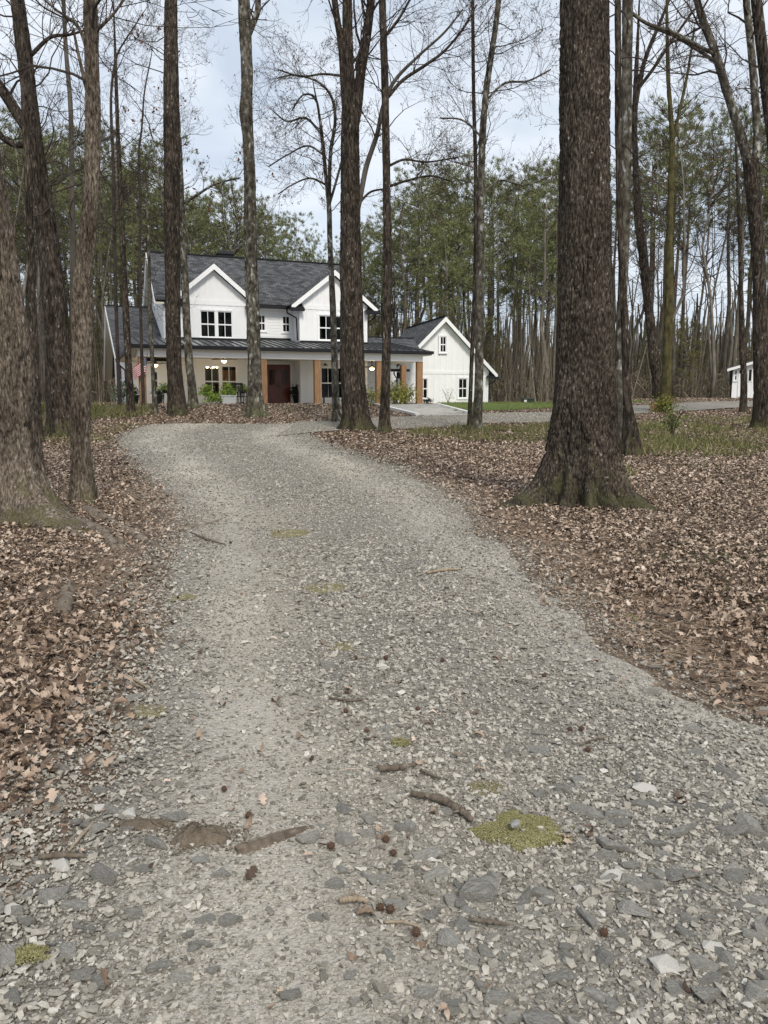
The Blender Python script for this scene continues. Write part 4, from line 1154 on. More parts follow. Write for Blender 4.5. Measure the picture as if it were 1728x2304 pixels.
# ---- the wood behind: pines and bare trees, every trunk its own thing
def pine_meshes(h, crown0, seed, n_bough, needle=1.0):
    random.seed(seed)
    tm = MB()
    lean = Vector((random.gauss(0, .25), random.gauss(0, .25), 0))
    pts = [Vector((0, 0, -.4)) + lean * 0] + [lean * f + Vector((random.gauss(0, .16), random.gauss(0, .16), h * f)) for f in (.15, .35, .55, .75, 1.0)]
    tm.tube(pts, [.19, .165, .145, .12, .08, .015], 8)
    for k in range(16):
        z = random.uniform(.25, crown0) * h; a = random.uniform(0, 6.28)
        c = lean * (z / h) + Vector((0, 0, z)); L = random.uniform(.4, 2.0)
        tm.tube([c, c + Vector((math.cos(a) * L * .5, math.sin(a) * L * .5, .02)), c + Vector((math.cos(a) * L, math.sin(a) * L, random.uniform(-.1, .35)))], [.02, .014, .004], 3, False)
    tr = tm.mesh('trunk', True)
    bm = MB()
    tufts = []
    for k in range(n_bough):
        f = crown0 + (1 - crown0) * (k + random.random()) / n_bough
        z = f * h
        a = random.uniform(0, 6.28)
        q = (f - crown0) / (1 - crown0)
        L = (.6 + 3.0 * math.sin(math.pi * (.22 + .74 * q))) * random.uniform(.55, 1.15) * h / 20
        c = lean * f + Vector((0, 0, z))
        d = Vector((math.cos(a), math.sin(a), .15 + .5 * q))
        pp = [c, c + d * L * .5 + Vector((0, 0, -.05)), c + d * L + Vector((0, 0, .12 * L))]
        bm.tube(pp, [.035 * (1.1 - q * .6), .02, .005], 3, False)
        for j in range(int(2 + L * 2.2)):
            g = random.uniform(.45, 1.05)
            p = c.lerp(pp[2], g) + Vector((random.gauss(0, .3), random.gauss(0, .3), random.gauss(.08, .16)))
            tufts.append((p, (d * .6 + Vector((random.gauss(0, .5), random.gauss(0, .5), random.gauss(.7, .3)))).normalized()))
    sc = Scatter()
    pos = np.array([t[0][:] for t in tufts]); dr = np.array([t[1][:] for t in tufts])
    nb = 20
    pos = np.repeat(pos, nb, 0); dr = np.repeat(dr, nb, 0) + rng.normal(0, .62, (len(dr) * nb, 3))
    pos = pos + rng.normal(0, .07, pos.shape)
    dr /= np.linalg.norm(dr, axis=1)[:, None]
    Ln = rng.uniform(.2, .42, len(pos))[:, None] * needle
    sd = np.cross(dr, rng.normal(0, 1, dr.shape)); sd /= np.linalg.norm(sd, axis=1)[:, None]
    wd = .022 * needle
    A = pos - sd * wd; B = pos + sd * wd; Cc = pos + dr * Ln
    V = np.stack([A, B, Cc], 1).reshape(-1, 3)
    me_n = np_mesh('crown', V, np.arange(len(V)).reshape(-1, 3))
    bo = bm.mesh('boughs')
    return tr, me_n, bo

def bare_meshes(h, seed, r=.11, n_br=16, from_=.35, kids=(4, 4)):
    random.seed(seed)
    tm = MB()
    pts = [Vector((0, 0, -.4))]
    off = Vector((0, 0, 0))
    for f in (.1, .25, .4, .6, .8, 1):
        off = off + Vector((random.gauss(0, .38), random.gauss(0, .38), 0))
        pts.append(off + Vector((0, 0, h * f)))
    tm.tube(pts, [r * 1.25, r, r * .92, r * .8, r * .6, r * .38, .01], 7)
    cm = MB()
    for k in range(n_br):
        f = random.uniform(from_, .98)
        i = min(int(np.searchsorted([0, .1, .25, .4, .6, .8, 1], f)) - 1, 5)
        zz = [0, .1, .25, .4, .6, .8, 1]
        c = pts[i].lerp(pts[i + 1], (f - zz[i]) / (zz[i + 1] - zz[i]))
        a = random.uniform(0, 6.28)
        grow(cm, c, Vector((math.cos(a), math.sin(a), random.uniform(.4, 1.1))), h * .2 * random.uniform(.6, 1.2), r * .34, 0, kids=kids, sides=(4, 3, 3, 3))
    return tm.mesh('trunk', True), cm.mesh('crown')

pines = [pine_meshes(20, c0, 100 + i, nb) for i, (c0, nb) in enumerate(((.52, 52), (.6, 42), (.46, 60), (.66, 38), (.55, 50), (.4, 62)))]
young = [pine_meshes(9, .12, 140 + i, 64, .8) for i in range(3)]
bares = [bare_meshes(17, 200 + i, r, nb, fr) for i, (r, nb, fr) in enumerate(((.10, 18, .35), (.075, 16, .3), (.13, 20, .4), (.06, 14, .25), (.09, 18, .45), (.05, 16, .2)))]
random.seed(77)
for tr, nd, bo in pines + young:
    tr.materials.append(M['bark_pine']); bo.materials.append(M['bark_pine'])
for tr, nd, bo in pines: nd.materials.append(M['needle'])
for tr, nd, bo in young: nd.materials.append(M['needle_olive'])
for tr, cr in bares:
    tr.materials.append(M['bark_grey']); cr.materials.append(M['twig'])
bare_red = []
for tr, cr in bares[:2]:
    c2 = cr.copy(); c2.materials.clear(); c2.materials.append(M['twig_red']); bare_red.append((tr, c2))

TOPX = [0, 200, 380, 470, 560, 640, 720, 800, 850, 900, 1000, 1100, 1200, 1330, 1450, 1659]
TOPY = [270, 330, 360, 420, 470, 500, 545, 500, 430, 395, 385, 405, 385, 330, 270, 240]
def top_height(x, y):
    dx = (x / y * FPX + IW / 2) / K
    dy = np.interp(dx, TOPX, TOPY)
    return (HORIZON - dy * K) / FPX * y + CAMZ - gz(x, y)
def place(kind, parts, names, x, y, h, h0, label, group, wide=1.0):
    r = empty(kind, (x, y, gz(x, y)), random.uniform(0, 6.28), label, 'tree', group)
    s = h / h0
    for nm, me in zip(names, parts):
        o = bpy.data.objects.new(nm, me)
        COL.objects.link(o); o.parent = r
        o.scale = (s * wide, s * wide, s)
    return r
def blocked(x, y):
    if -17 < x < 9.5 and y < 66: return True
    if y < 62 and 3 < x < 18 and y < 58: return True
    if 16 < x < 36 and 36 < y < 64: return True
    return bool(in_drive(np.array([x]), np.array([y]), .6)[0])
spots = []
def try_spot(y0, y1, gap, xr=None):
    for _ in range(60):
        y = y0 + (y1 - y0) * random.random() ** .8
        x = random.uniform(-.53 * y - 3, .53 * y + 3) if xr is None else random.uniform(*xr)
        if blocked(x, y): continue
        if any((x - a) ** 2 + (y - b) ** 2 < gap * gap for a, b in spots): continue
        spots.append((x, y))
        return x, y
    return None
def zone(x, y):
    dx = (x / y * FPX + IW / 2) / K
    if dx < 330: return 'to the left of the white house'
    if dx < 840: return 'behind the white house'
    if dx < 1200: return 'behind the garage gable'
    return 'beyond the lane and shed'
for k in range(160):
    q = try_spot(44 if k % 3 == 0 else 60, 104, 2.0)
    if not q: continue
    x, y = q
    if zone(x, y).startswith('beyond') and random.random() < .45: continue
    if zone(x, y).startswith('to the') and random.random() < .25: continue
    hT = float(top_height(x, y))
    h = max(9.0, hT * random.uniform(.72, 1.03))
    z_ = zone(x, y)
    i = random.randrange(len(pines))
    place('pine_tree', pines[i], ('trunk', 'crown', 'boughs'), x, y, h, 20, 'tall pine with bare trunk and green crown ' + z_, 'pines ' + z_, random.uniform(.85, 1.25))
for k in range(150):
    q = try_spot(40 if k % 2 == 0 else 52, 92, 1.5)
    if not q: continue
    x, y = q
    h = max(7.0, min(24, float(top_height(x, y)) * random.uniform(.55, 1.1)))
    z_ = zone(x, y)
    red = z_.startswith('beyond') and random.random() < .3
    if red:
        place('maple_tree', random.choice(bare_red), ('trunk', 'crown'), x, y, h, 17, 'bare tree with reddish budding twigs ' + z_, 'budding trees ' + z_)
    else:
        place('bare_tree', random.choice(bares), ('trunk', 'crown'), x, y, h, 17, 'slender leafless tree ' + z_, 'leafless trees ' + z_)
for k in range(34):
    q = try_spot(60, 90, 1.8, (-8, 10) if k < 16 else None)
    if not q: continue
    x, y = q
    z_ = zone(x, y)
    place('cedar_tree', random.choice(young), ('trunk', 'crown', 'boughs'), x, y, random.uniform(4.5, 9.5), 9, 'low olive-green cedar ' + z_, 'cedars ' + z_)

# the far wood and its undergrowth: one mass
fw = Scatter()
st = np.array([(-.5, -.5, 0), (.5, -.5, 0), (.5, .5, 0), (-.5, .5, 0), (-.2, -.2, 1), (.2, -.2, 1), (.2, .2, 1), (-.2, .2, 1)])
sf = np.array([(0, 1, 5), (0, 5, 4), (1, 2, 6), (1, 6, 5), (2, 3, 7), (2, 7, 6), (3, 0, 4), (3, 4, 7)])
n = 3600
Y = rng.uniform(100, 170, n); X = rng.uniform(-1, 1, n) * (.56 * Y + 6)
hh = rng.uniform(7, 15, n)
fw.add([(st, sf)], np.stack([X, Y, terrain(X, Y) - .3], 1), np.stack([rng.uniform(.1, .3, n), rng.uniform(.1, .3, n), hh], 1), rng.uniform(0, 3, n), rng.normal(0, .07, n), rng.normal(0, .07, n))
n = 2600
Y = rng.uniform(56, 120, n); X = rng.uniform(-1, 1, n) * (.56 * Y + 4)
k = ~((X > -17) & (X < 9.5) & (Y < 68)) & ~((X > 14) & (X < 38) & (Y < 66)); X, Y = X[k], Y[k]; n = len(X)
fw.add([(st, sf)], np.stack([X, Y, terrain(X, Y) - .1], 1), np.stack([rng.uniform(.02, .07, n), rng.uniform(.02, .07, n), rng.uniform(2, 7, n)], 1), rng.uniform(0, 3, n), rng.normal(0, .11, n), rng.normal(0, .11, n))
tag(fw.build('far_wood', M['brush']), 'dense mass of far bare trunks and saplings in the wood', kind='stuff')
br = Scatter()
n = 120000
Y = rng.uniform(66, 165, n); X = rng.uniform(-1, 1, n) * (.56 * Y + 6)
Z = terrain(X, Y) + rng.random(n) ** 1.6 * (2.2 + 6.5 * sstep(Y, 95, 130))
L = rng.uniform(.5, 1.6, n)
br.add([(np.array([(-.02, -.5, 0), (.02, -.5, 0), (0, .5, .05)]), np.array([(0, 1, 2)]))], np.stack([X, Y, Z], 1), np.stack([L, L, L], 1), rng.uniform(0, 6.28, n), rng.uniform(-1.5, 1.5, n), rng.uniform(-1.5, 1.5, n))
tag(br.build('undergrowth', M['brush']), 'tangle of bare brown undergrowth beneath the wood', kind='stuff')

# ------------------------------------------------------------------ the house
FLOOR = 1.24
class Frame:
    """a building's own axes: u along its front, w backwards, z up from its floor"""
    def __init__(self, origin, turn):
        self.o = Vector(origin); self.t = turn
        self.u = Vector((math.cos(turn), math.sin(turn), 0)); self.w = Vector((-math.sin(turn), math.cos(turn), 0))
    def hit(self, px, py, w):
        a, b = Vector((0, 0, CAMZ)), P(px, py, 40.0)
        d = b - a
        t = (w - (a - self.o).dot(self.w)) / d.dot(self.w)
        p = a + d * t - self.o
        return p.dot(self.u), p.z
    def U(self, px, w, py=860): return self.hit(px, py, w)[0]
    def Z(self, px, py, w): return self.hit(px, py, w)[1]
p0 = P(322, 898, 40); p0.z = FLOOR
HF = Frame(p0, R(22))
house = empty('house', p0, R(22), 'white two-gabled farmhouse with charcoal roof and deep cedar-post porch', 'house')
WG, WM = 3.6, 5.0          # planes of the gabled walls and of the recessed middle

def wall_rect(u0, u1, z0, z1, w, holes=(), thick=.16):
    us = sorted({u0, u1, *[h[0] for h in holes], *[h[1] for h in holes]})
    zs = sorted({z0, z1, *[h[2] for h in holes], *[h[3] for h in holes]})
    m = MB()
    for a, b in zip(us, us[1:]):
        run = None
        for c, d in zip(zs, zs[1:]):
            cu, cz = (a + b) / 2, (c + d) / 2
            solid = not any(h[0] < cu < h[1] and h[2] < cz < h[3] for h in holes)
            if solid:
                run = (run[0], d) if run else (c, d)
            if (not solid or d == zs[-1]) and run:
                m.box(a, b, w, w + thick, run[0], run[1]); run = None
    return m

def window(parent, u0, u1, z0, z1, w, units=1, room=True, mt='white_trim', cols=2, rows=2, casing=.10):
    """frame with sashes, mullions and meeting rails; its panes hang under it. w = face of the wall"""
    m = MB()
    f = w - .045
    m.box(u0 - casing, u1 + casing, f, w + .01, z1, z1 + casing)
    m.box(u0 - casing, u1 + casing, f - .02, w + .01, z0 - casing * .8, z0)
    m.box(u0 - casing, u0, f, w + .008, z0, z1); m.box(u1, u1 + casing, f, w + .008, z0, z1)
    W = (u1 - u0) / units
    panes = []
    for k in range(units):
        a, b = u0 + k * W, u0 + (k + 1) * W
        st = .05
        if k: m.box(a - .05, a + .05, f + .004, w + .07, z0, z1)
        la, lb = a + (.05 if k else 0), b - (.05 if k < units - 1 else 0)
        zm = (z0 + z1) / 2
        m.box(la, la + st, w + .0, w + .05, z0, z1); m.box(lb - st, lb, w + .0, w + .05, z0, z1)
        m.box(la + st, lb - st, w + .002, w + .05, z1 - st, z1); m.box(la + st, lb - st, w + .002, w + .05, z0, z0 + st * 1.3)
        m.box(la + st, lb - st, w - .006, w + .05, zm - .035, zm + .035)
        uc = (la + lb) / 2
        for c0, c1 in ((z0 + st * 1.3, zm - .035), (zm + .035, z1 - st)):
            if cols == 2:
                m.box(uc - .018, uc + .018, w + .012, w + .045, c0, c1)
                panes += [(la + st, uc - .018, c0, c1), (uc + .018, lb - st, c0, c1)]
            else:
                panes.append((la + st, lb - st, c0, c1))
    o = m.build('window', M[mt], parent)
    for a, b, c, d in panes:
        MB().box(a, b, w + .022, w + .030, c, d).build('pane', M['glass'], o)
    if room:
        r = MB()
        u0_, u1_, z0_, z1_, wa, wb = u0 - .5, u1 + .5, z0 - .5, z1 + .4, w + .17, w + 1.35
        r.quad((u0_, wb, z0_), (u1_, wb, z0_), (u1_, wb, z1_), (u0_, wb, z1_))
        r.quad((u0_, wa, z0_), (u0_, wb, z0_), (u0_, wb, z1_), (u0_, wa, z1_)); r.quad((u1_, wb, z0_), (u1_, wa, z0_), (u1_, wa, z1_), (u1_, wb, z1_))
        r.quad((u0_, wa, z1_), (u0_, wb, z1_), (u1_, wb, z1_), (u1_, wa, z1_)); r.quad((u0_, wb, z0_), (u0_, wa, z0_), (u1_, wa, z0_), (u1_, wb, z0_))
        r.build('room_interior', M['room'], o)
    return o

def battens(parent, u0, u1, w, zlo, ztop, step=.36, holes=()):
    n = max(2, int(round((u1 - u0) / step)))
    for k in range(n + 1):
        u = u0 + .04 + (u1 - u0 - .08) * k / n
        segs = [(zlo(u) if callable(zlo) else zlo, ztop(u) if callable(ztop) else ztop)]
        for a, b, c, d in holes:
            if a - .16 < u < b + .16:
                ns = []
                for s, e in segs:
                    if c - .1 > s: ns.append((s, min(e, c - .1)))
                    if d + .12 < e: ns.append((max(s, d + .12), e))
                segs = [q for q in ns if q[1] > q[0]]
        for s, e in segs:
            if e - s > .1:
                MB().box(u - .03, u + .03, w - .022, w, s, e).build('batten', M['white_trim'], parent)

def laps_u(parent, u0, u1, w, z0, z1, holes=(), h=.165):
    """lapped boards on a wall facing the front"""
    z = z0
    while z < z1 - .02:
        e = min(z + h, z1)
        runs = [(u0, u1)]
        for a, b, c, d in holes:
            if c - .1 < (z + e) / 2 < d + .12:
                nr = []
                for s, t in runs:
                    if a - .1 > s: nr.append((s, min(t, a - .1)))
                    if b + .1 < t: nr.append((max(s, b + .1), t))
                runs = nr
        for s, t in runs:
            if t - s > .05:
                MB().hexa([(s, w - .024, z), (t, w - .024, z), (t, w, z), (s, w, z), (s, w - .006, e), (t, w - .006, e), (t, w, e), (s, w, e)]).build('siding_board', M['white'], parent)
        z += h

def laps_w(parent, u, lo, hi, z0, z1, span, h=.165, thick=.024, holes=()):
    """lapped boards on a wall facing left (plane u); span(z) -> (w0, w1)"""
    z = z0
    while z < z1 - .02:
        e = min(z + h, z1)
        a0, a1 = span(z); b0, b1 = span(e)
        segs = [(a0, a1, b0, b1)]
        for ha, hb, hc, hd in holes:
            if hc < (z + e) / 2 < hd:
                segs = [q for s in segs for q in ((s[0], ha, s[2], ha), (hb, s[1], hb, s[3]))]
        for s0, s1, t0, t1 in segs:
            if s1 - s0 > .05 and t1 - t0 > .01:
                MB().hexa([(u - thick, s0, z), (u, s0, z), (u, s1, z), (u - thick, s1, z), (u - .006, t0, e), (u, t0, e), (u, t1, e), (u - .006, t1, e)]).build('siding_board', M['white'], parent)
        z += h

def roof_slab(name, parent, quad_, mt, thick=.14):
    """quad_: eave-left, eave-right, ridge-right, ridge-left; UVs in metres for the shingle courses"""
    a, b, c, d = [Vector(q) for q in quad_]
    n = (b - a).cross(d - a).normalized()
    if n.z < 0: n = -n
    V = [a, b, c, d] + [q - n * thick for q in (a, b, c, d)]
    me = bpy.data.meshes.new(name)
    me.from_pydata([tuple(v) for v in V], [], [(0, 1, 2, 3), (7, 6, 5, 4), (0, 4, 5, 1), (1, 5, 6, 2), (2, 6, 7, 3), (3, 7, 4, 0)])
    uv = me.uv_layers.new(name='UVMap')
    ex = (b - a).normalized(); ey = n.cross(ex)
    for lp in me.loops:
        q = V[lp.vertex_index] - a
        uv.data[lp.index].uv = (q.dot(ex), q.dot(ey))
    me.update()
    return obj(name, me, mt, parent)

def bar(name, parent, a, b, wd, ht, mt, up=(0, 0, 1)):
    """a board from a to b, wd across, ht deep, its upper edge on the line"""
    a, b = Vector(a), Vector(b)
    d = (b - a).normalized()
    s = d.cross(Vector(up))
    s = s.normalized() if s.length > 1e-4 else Vector((1, 0, 0))
    v = s.cross(d).normalized()
    h = [a + s * wd / 2 - v * ht, b + s * wd / 2 - v * ht, b - s * wd / 2 - v * ht, a - s * wd / 2 - v * ht, a + s * wd / 2, b + s * wd / 2, b - s * wd / 2, a - s * wd / 2]
    return MB().hexa(h).build(name, M[mt], parent)

U, Z = HF.U, HF.Z
# --- key lines read off the facade
u_g0, u_g1 = U(409, WG), U(562, WG)
u_r0, u_r1 = U(676, WG), U(826, WG)
u_w0 = U(284, WG)                                   # left corner of the low wing
z_up_eave = Z(640, 688, WM - .4)
z_band = Z(480, 680, WG)
z_met0 = Z(440, 777, -.45)                          # porch roof: eave and wall lines
z_met1 = Z(490, 765, WG)
u_p1 = U(943, 0)                                    # right-hand corner post
z_beam0, z_beam1 = Z(600, 807, -.12), Z(600, 793, -.12)
CEIL = z_beam0 + .12

# --- floor and foundation
MB().box(-.35, u_p1 + .3, -.3, WG, -.9, 0).build('porch_floor', M['concrete'], house)
MB().box(u_g1 - .02, u_r0 + .02, WG, WM, -.9, -.004).build('entry_floor', M['concrete'], house)
# --- ground storey and gabled walls
gz_eave = z_up_eave + .05
def gable_wall(u0, u1, apex_px, apex_py, win_up, win_dn):
    um = (u0 + u1) / 2
    ztop = Z(apex_px, apex_py, WG) - .42
    hs = [win_up, win_dn]
    wl_ = wall_rect(u0, u1, 0, gz_eave, WG, hs)
    wl_.prism([(u0, gz_eave), (u1, gz_eave), (um, ztop)], 'y', WG, WG + .16)
    wo = wl_.build('wall', M['white'], house)
    slope = (ztop - gz_eave) / (um - u0)
    MB().box(u0 + .002, u1 - .002, WG - .03, WG - .001, z_band - .16, z_band + .12).build('band_board', M['white_trim'], wo)
    battens(wo, u0 + .06, u1 - .06, WG, z_band + .12, lambda q: gz_eave + slope * (um - u0 - abs(q - um)) - .02)
    battens(wo, u0 + .06, u1 - .06, WG, z_met1 - .1, z_band - .16, holes=[win_up])
    battens(wo, u0 + .06, u1 - .06, WG, .02, CEIL, holes=[win_dn])
    for u in (u0, u1):
        MB().box(u - .01 if u == u0 else u - .13, u + .13 if u == u0 else u + .01, WG - .03, WG + .02, 0, gz_eave).build('corner_board', M['white_trim'], wo)
    window(house, *win_up, WG, 2)
    window(house, *win_dn, WG, 2)
    # roof of the gable
    oh, back = .32, WG + 4.2
    e = .55
    zr, ze = ztop + .34, ztop + .34 - slope * ((u1 - u0) / 2 + e)
    f = WG - oh
    roof_slab('roof', house, [(u0 - e, back, ze), (u0 - e, f, ze), (um, f, zr), (um, back, zr)], M['shingle'])
    roof_slab('roof', house, [(u1 + e, f, ze), (u1 + e, back, ze), (um, back, zr), (um, f, zr)], M['shingle'])
    for s, ue in ((-1, u0 - e), (1, u1 + e)):
        MB().prism([(ue, ze - .05), (um, zr - .05), (um, zr - .36), (ue, ze - .33)] if s < 0 else [(um, zr - .05), (ue, ze - .05), (ue, ze - .33), (um, zr - .36)], 'y', f - .03, f + .02).build('rake_board', M['white_trim'], house)
        MB().prism([(ue, ze - .16), (um, zr - .17), (um, zr - .21), (ue, ze - .20)], 'y', f + .02, WG + .02).build('soffit', M['white_trim'], house)
        a, b = (ue - .05, ue + .75) if s < 0 else (ue - .75, ue + .05)
        MB().box(a, b, f - .12, f + .1, ze - .36, ze - .2).build('gutter_return', M['black'], house)
        MB().hexa([(a, f - .1, ze - .2), (b, f - .1, ze - .2), (b, WG, ze - .2), (a, WG, ze - .2), (a + .1, f + .05, ze - .12), (b - .02, WG - .06, ze - .0), (b - .02, WG, ze + .12), (a + .1, WG, ze - .1)]).build('eave_return', M['shingle'], house)
    return um, zr, ze
w1 = (U(455, WG), U(526.5, WG), Z(490, 760, WG), Z(490, 700, WG))
w1d = (U(460, WG), U(533, WG), Z(497, 894, WG), Z(497, 823, WG))
w2 = (U(719, WG), U(786, WG), Z(740, 766, WG), Z(740, 710, WG))
w2d = (U(722, WG), U(790, WG), Z(740, 897, WG), Z(740, 827, WG))
um1, zr1, ze1 = gable_wall(u_g0, u_g1, 486.8, 590, w1, w1d)
um2, zr2, ze2 = gable_wall(u_r0, u_r1, 750, 604, w2, w2d)
# --- recessed middle with the door and two small windows
sa = (U(584, WM), U(600, WM), Z(592, 745, WM), Z(592, 709, WM))
sb = (U(637.5, WM), U(654.5, WM), Z(646, 748, WM), Z(646, 711, WM))
dr = (U(600, WM), U(653.5, WM), 0.0, Z(626, 820, WM))
mid = wall_rect(u_g1 - .02, u_r0 + .02, 0, z_up_eave + .1, WM, [sa, sb, dr]).build('wall', M['white'], house)
laps_u(mid, u_g1, u_r0, WM, z_met1 + .05, z_up_eave, [sa, sb])
battens(mid, u_g1 + .1, u_r0 - .1, WM, .02, CEIL, holes=[dr])
for uu, s in ((u_g1, -1), (u_r0, 1)):
    MB().box(min(uu, uu + s * .16), max(uu, uu + s * .16), WG + .16, WM + .1, 0, z_up_eave).build('wall', M['white'], house)
for q in (sa, sb): window(house, *q, WM, 1)
d = MB()
d.box(dr[0] - .1, dr[0], WM - .04, WM + .1, 0, dr[3] + .1); d.box(dr[1], dr[1] + .1, WM - .04, WM + .1, 0, dr[3] + .1); d.box(dr[0], dr[1], WM - .04, WM + .1, dr[3], dr[3] + .1)
d.build('door_casing', M['white_trim'], house)
uc = (dr[0] + dr[1]) / 2
for a, b in ((dr[0], uc - .004), (uc + .004, dr[1])):
    dm = MB()
    dm.box(a, b, WM + .03, WM + .08, 0.01, dr[3])
    for z0, z1 in ((.18, .85), (1.0, 2.05)):
        dm.box(a + .13, b - .13, WM + .018, WM + .03, z0, z1)
    leaf_ = dm.build('door', M['door'], house)
    MB().box(a + .16, b - .16, WM + .008, WM + .018, 1.08, 1.98).build('pane', M['glass'], leaf_)
    hx = b - .07 if b < uc else a + .07
    MB().tube([(hx, WM - .03, .95), (hx, WM - .03, 1.2)], .015, 8).build('handle', M['black'], leaf_)
# --- main block: left gable end, roof, ridge, chimney
u_m, u_me = U(374, WM), u_r1 + .15
W_R = 8.0
z_ridge = Z(345, 566, W_R) * .5 + Z(640, 588, W_R) * .5
W_B = 2 * W_R - WM + .4
e_w = WM - .45
slope_m = (z_ridge - (z_up_eave + .02)) / (W_R - e_w)
mw = MB()
mw.prism([(WM, 0), (W_B, 0), (W_B, z_up_eave + .3), (W_R, z_ridge - .25), (WM, z_up_eave + .3)], 'x', u_m, u_m + .16)
left_wall = mw.build('wall', M['white'], house)
def span_m(z):
    if z < z_up_eave + .3: return WM, W_B
    k = (z - z_up_eave - .3) / (z_ridge - .25 - z_up_eave - .3)
    return WM + (W_R - WM) * k, W_B + (W_R - W_B) * k
laps_w(left_wall, u_m, 0, 0, 2.9, z_ridge - .3, span_m)
MB().box(u_m - .03, u_m + .12, WM - .04, WM + .08, 2.6, z_up_eave + .1).build('corner_board', M['white_trim'], left_wall)
wall_rect(u_m, u_g0, 0, z_up_eave + .2, WM).build('wall', M['white'], house)
MB().box(u_me - .16, u_me, WM, W_B, 0, z_up_eave).build('wall', M['white'], house)
MB().prism([(WM, z_up_eave), (W_B, z_up_eave), (W_R, z_ridge - .25)], 'x', u_me - .16, u_me).build('wall', M['white'], house)
ul, ur = u_m - .5, u_me + .35
W_E2 = 2 * W_R - e_w
roof_slab('roof', house, [(ul, e_w, z_up_eave + .02), (ur, e_w, z_up_eave + .02), (ur, W_R, z_ridge), (ul, W_R, z_ridge)], M['shingle'])
roof_slab('roof', house, [(ur, W_E2, z_up_eave + .02), (ul, W_E2, z_up_eave + .02), (ul, W_R, z_ridge), (ur, W_R, z_ridge)], M['shingle'])
bar('ridge_cap', house, (ul, W_R, z_ridge + .04), (ur, W_R, z_ridge + .04), .22, .06, 'black')
for s, we in ((-1, e_w), (1, W_E2)):
    MB().prism([(we, z_up_eave - .03), (W_R, z_ridge - .04), (W_R, z_ridge - .34), (we, z_up_eave - .3)], 'x', ul - .03, ul + .03).build('rake_board', M['white_trim'], house)
    MB().prism([(we, z_up_eave - .16), (W_R, z_ridge - .17), (W_R, z_ridge - .21), (we, z_up_eave - .2)], 'x', ul + .03, u_m).build('soffit', M['soffit'], house)
MB().box(u_g1 + .3, u_r0 - .5, e_w - .14, e_w + .02, z_up_eave - .2, z_up_eave - .02).build('gutter', M['black'], house)
MB().box(u_g1, u_r0, e_w, WM, z_up_eave - .24, z_up_eave - .2).build('soffit', M['white_trim'], house)
ch = MB()
cu, cv = U(513.5, W_R + .6), W_R + .6
zc0, zc1 = z_ridge - .6, Z(513, 567, W_R + .6)
ch.box(cu - .46, cu + .46, cv - .4, cv + .4, zc0, zc1 - .18)
ch.hexa([(cu - .56, cv - .5, zc1 - .2), (cu + .56, cv - .5, zc1 - .2), (cu + .56, cv + .5, zc1 - .2), (cu - .56, cv + .5, zc1 - .2), (cu - .42, cv - .36, zc1), (cu + .42, cv - .36, zc1), (cu + .42, cv + .36, zc1), (cu - .42, cv + .36, zc1)])
ch.build('chimney', M['black'], house)
# downspouts
def spout(pts, r=.045):
    return MB().tube(pts, r, 8).build('downspout', M['black'], house)
spout([(u_r0 - .5, e_w - .05, z_up_eave - .2), (u_r0 - .45, e_w + .05, z_up_eave - .4), (u_r0 - .12, WG + .25, z_up_eave - .75), (u_r0 - .08, WG + .2, z_met1 + .12)])
spout([(u_r1 + .45, WG - .3, z_up_eave - .35), (u_r1 + .4, WG - .2, z_up_eave - .6), (u_r1 + .08, WG + .1, z_up_eave - .9), (u_r1 + .08, WG + .1, z_met1 + .05)])
spout([(u_g0 - .14, WG + .2, z_up_eave - .3), (u_g0 - .14, WG + .2, z_met1 + .1)])
# --- low left wing
w_wr = 10.8
z_wr = Z(243, 688, w_wr)
z_we = Z(267, 806, WG - .45)
s_w = (z_wr - z_we) / (w_wr - (WG - .45))
w_wb, z_wb = 16.0, Z(232, 846, 16.0)
ww = wall_rect(u_w0, u_g0, 0, 3.1, WG, [(U(342.5, WG), U(356, WG), Z(349, 877, WG), Z(349, 835, WG))]).build('wall', M['white'], house)
hw = (U(342.5, WG), U(356, WG), Z(349, 877, WG), Z(349, 835, WG))
laps_u(ww, u_w0, u_g0 - .14, WG, 0.0, CEIL, [hw])
window(house, *hw, WG, 1)
wg_b = 12.5
lw = MB()
prof = [(WG, -.4), (wg_b, -.4), (wg_b, z_wr - (z_wr - z_wb) / (w_wb - w_wr) * (wg_b - w_wr) - .2), (w_wr, z_wr - .2), (WG, z_we + .45 * s_w - .2)]
lw.prism(prof, 'x', u_w0, u_w0 + .16)
wing_wall = lw.build('wall', M['white'], house)
zf = z_we + .45 * s_w - .2
zbk = prof[2][1]
def span_w(z):
    a = WG if z < zf else WG + (w_wr - WG) * (z - zf) / (z_wr - .2 - zf)
    b = wg_b if z < zbk else wg_b - (wg_b - w_wr) * (z - zbk) / (z_wr - .2 - zbk)
    return a, b
side_win = (6.3, 7.5, .55, 2.15)
laps_w(wing_wall, u_w0, 0, 0, -.35, z_wr - .25, span_w, holes=[side_win])
sw = MB()
sw.box(u_w0 - .04, u_w0, side_win[0] - .1, side_win[1] + .1, side_win[2] - .1, side_win[3] + .1)
swo = sw.build('window', M['white_trim'], house)
for a, b in ((side_win[2], 1.32), (1.38, side_win[3])):
    MB().box(u_w0 - .052, u_w0 - .042, side_win[0], side_win[1], a, b).build('pane', M['black'], swo)
MB().box(u_w0 - .03, u_w0 + .12, WG - .03, WG + .12, -.3, zf).build('corner_board', M['white_trim'], wing_wall)
uo = u_w0 - .5
roof_slab('roof', house, [(uo, WG - .45, z_we), (u_g0 - .6, WG - .45, z_we), (u_g0 - .6, w_wr, z_wr), (uo, w_wr, z_wr)], M['shingle'])
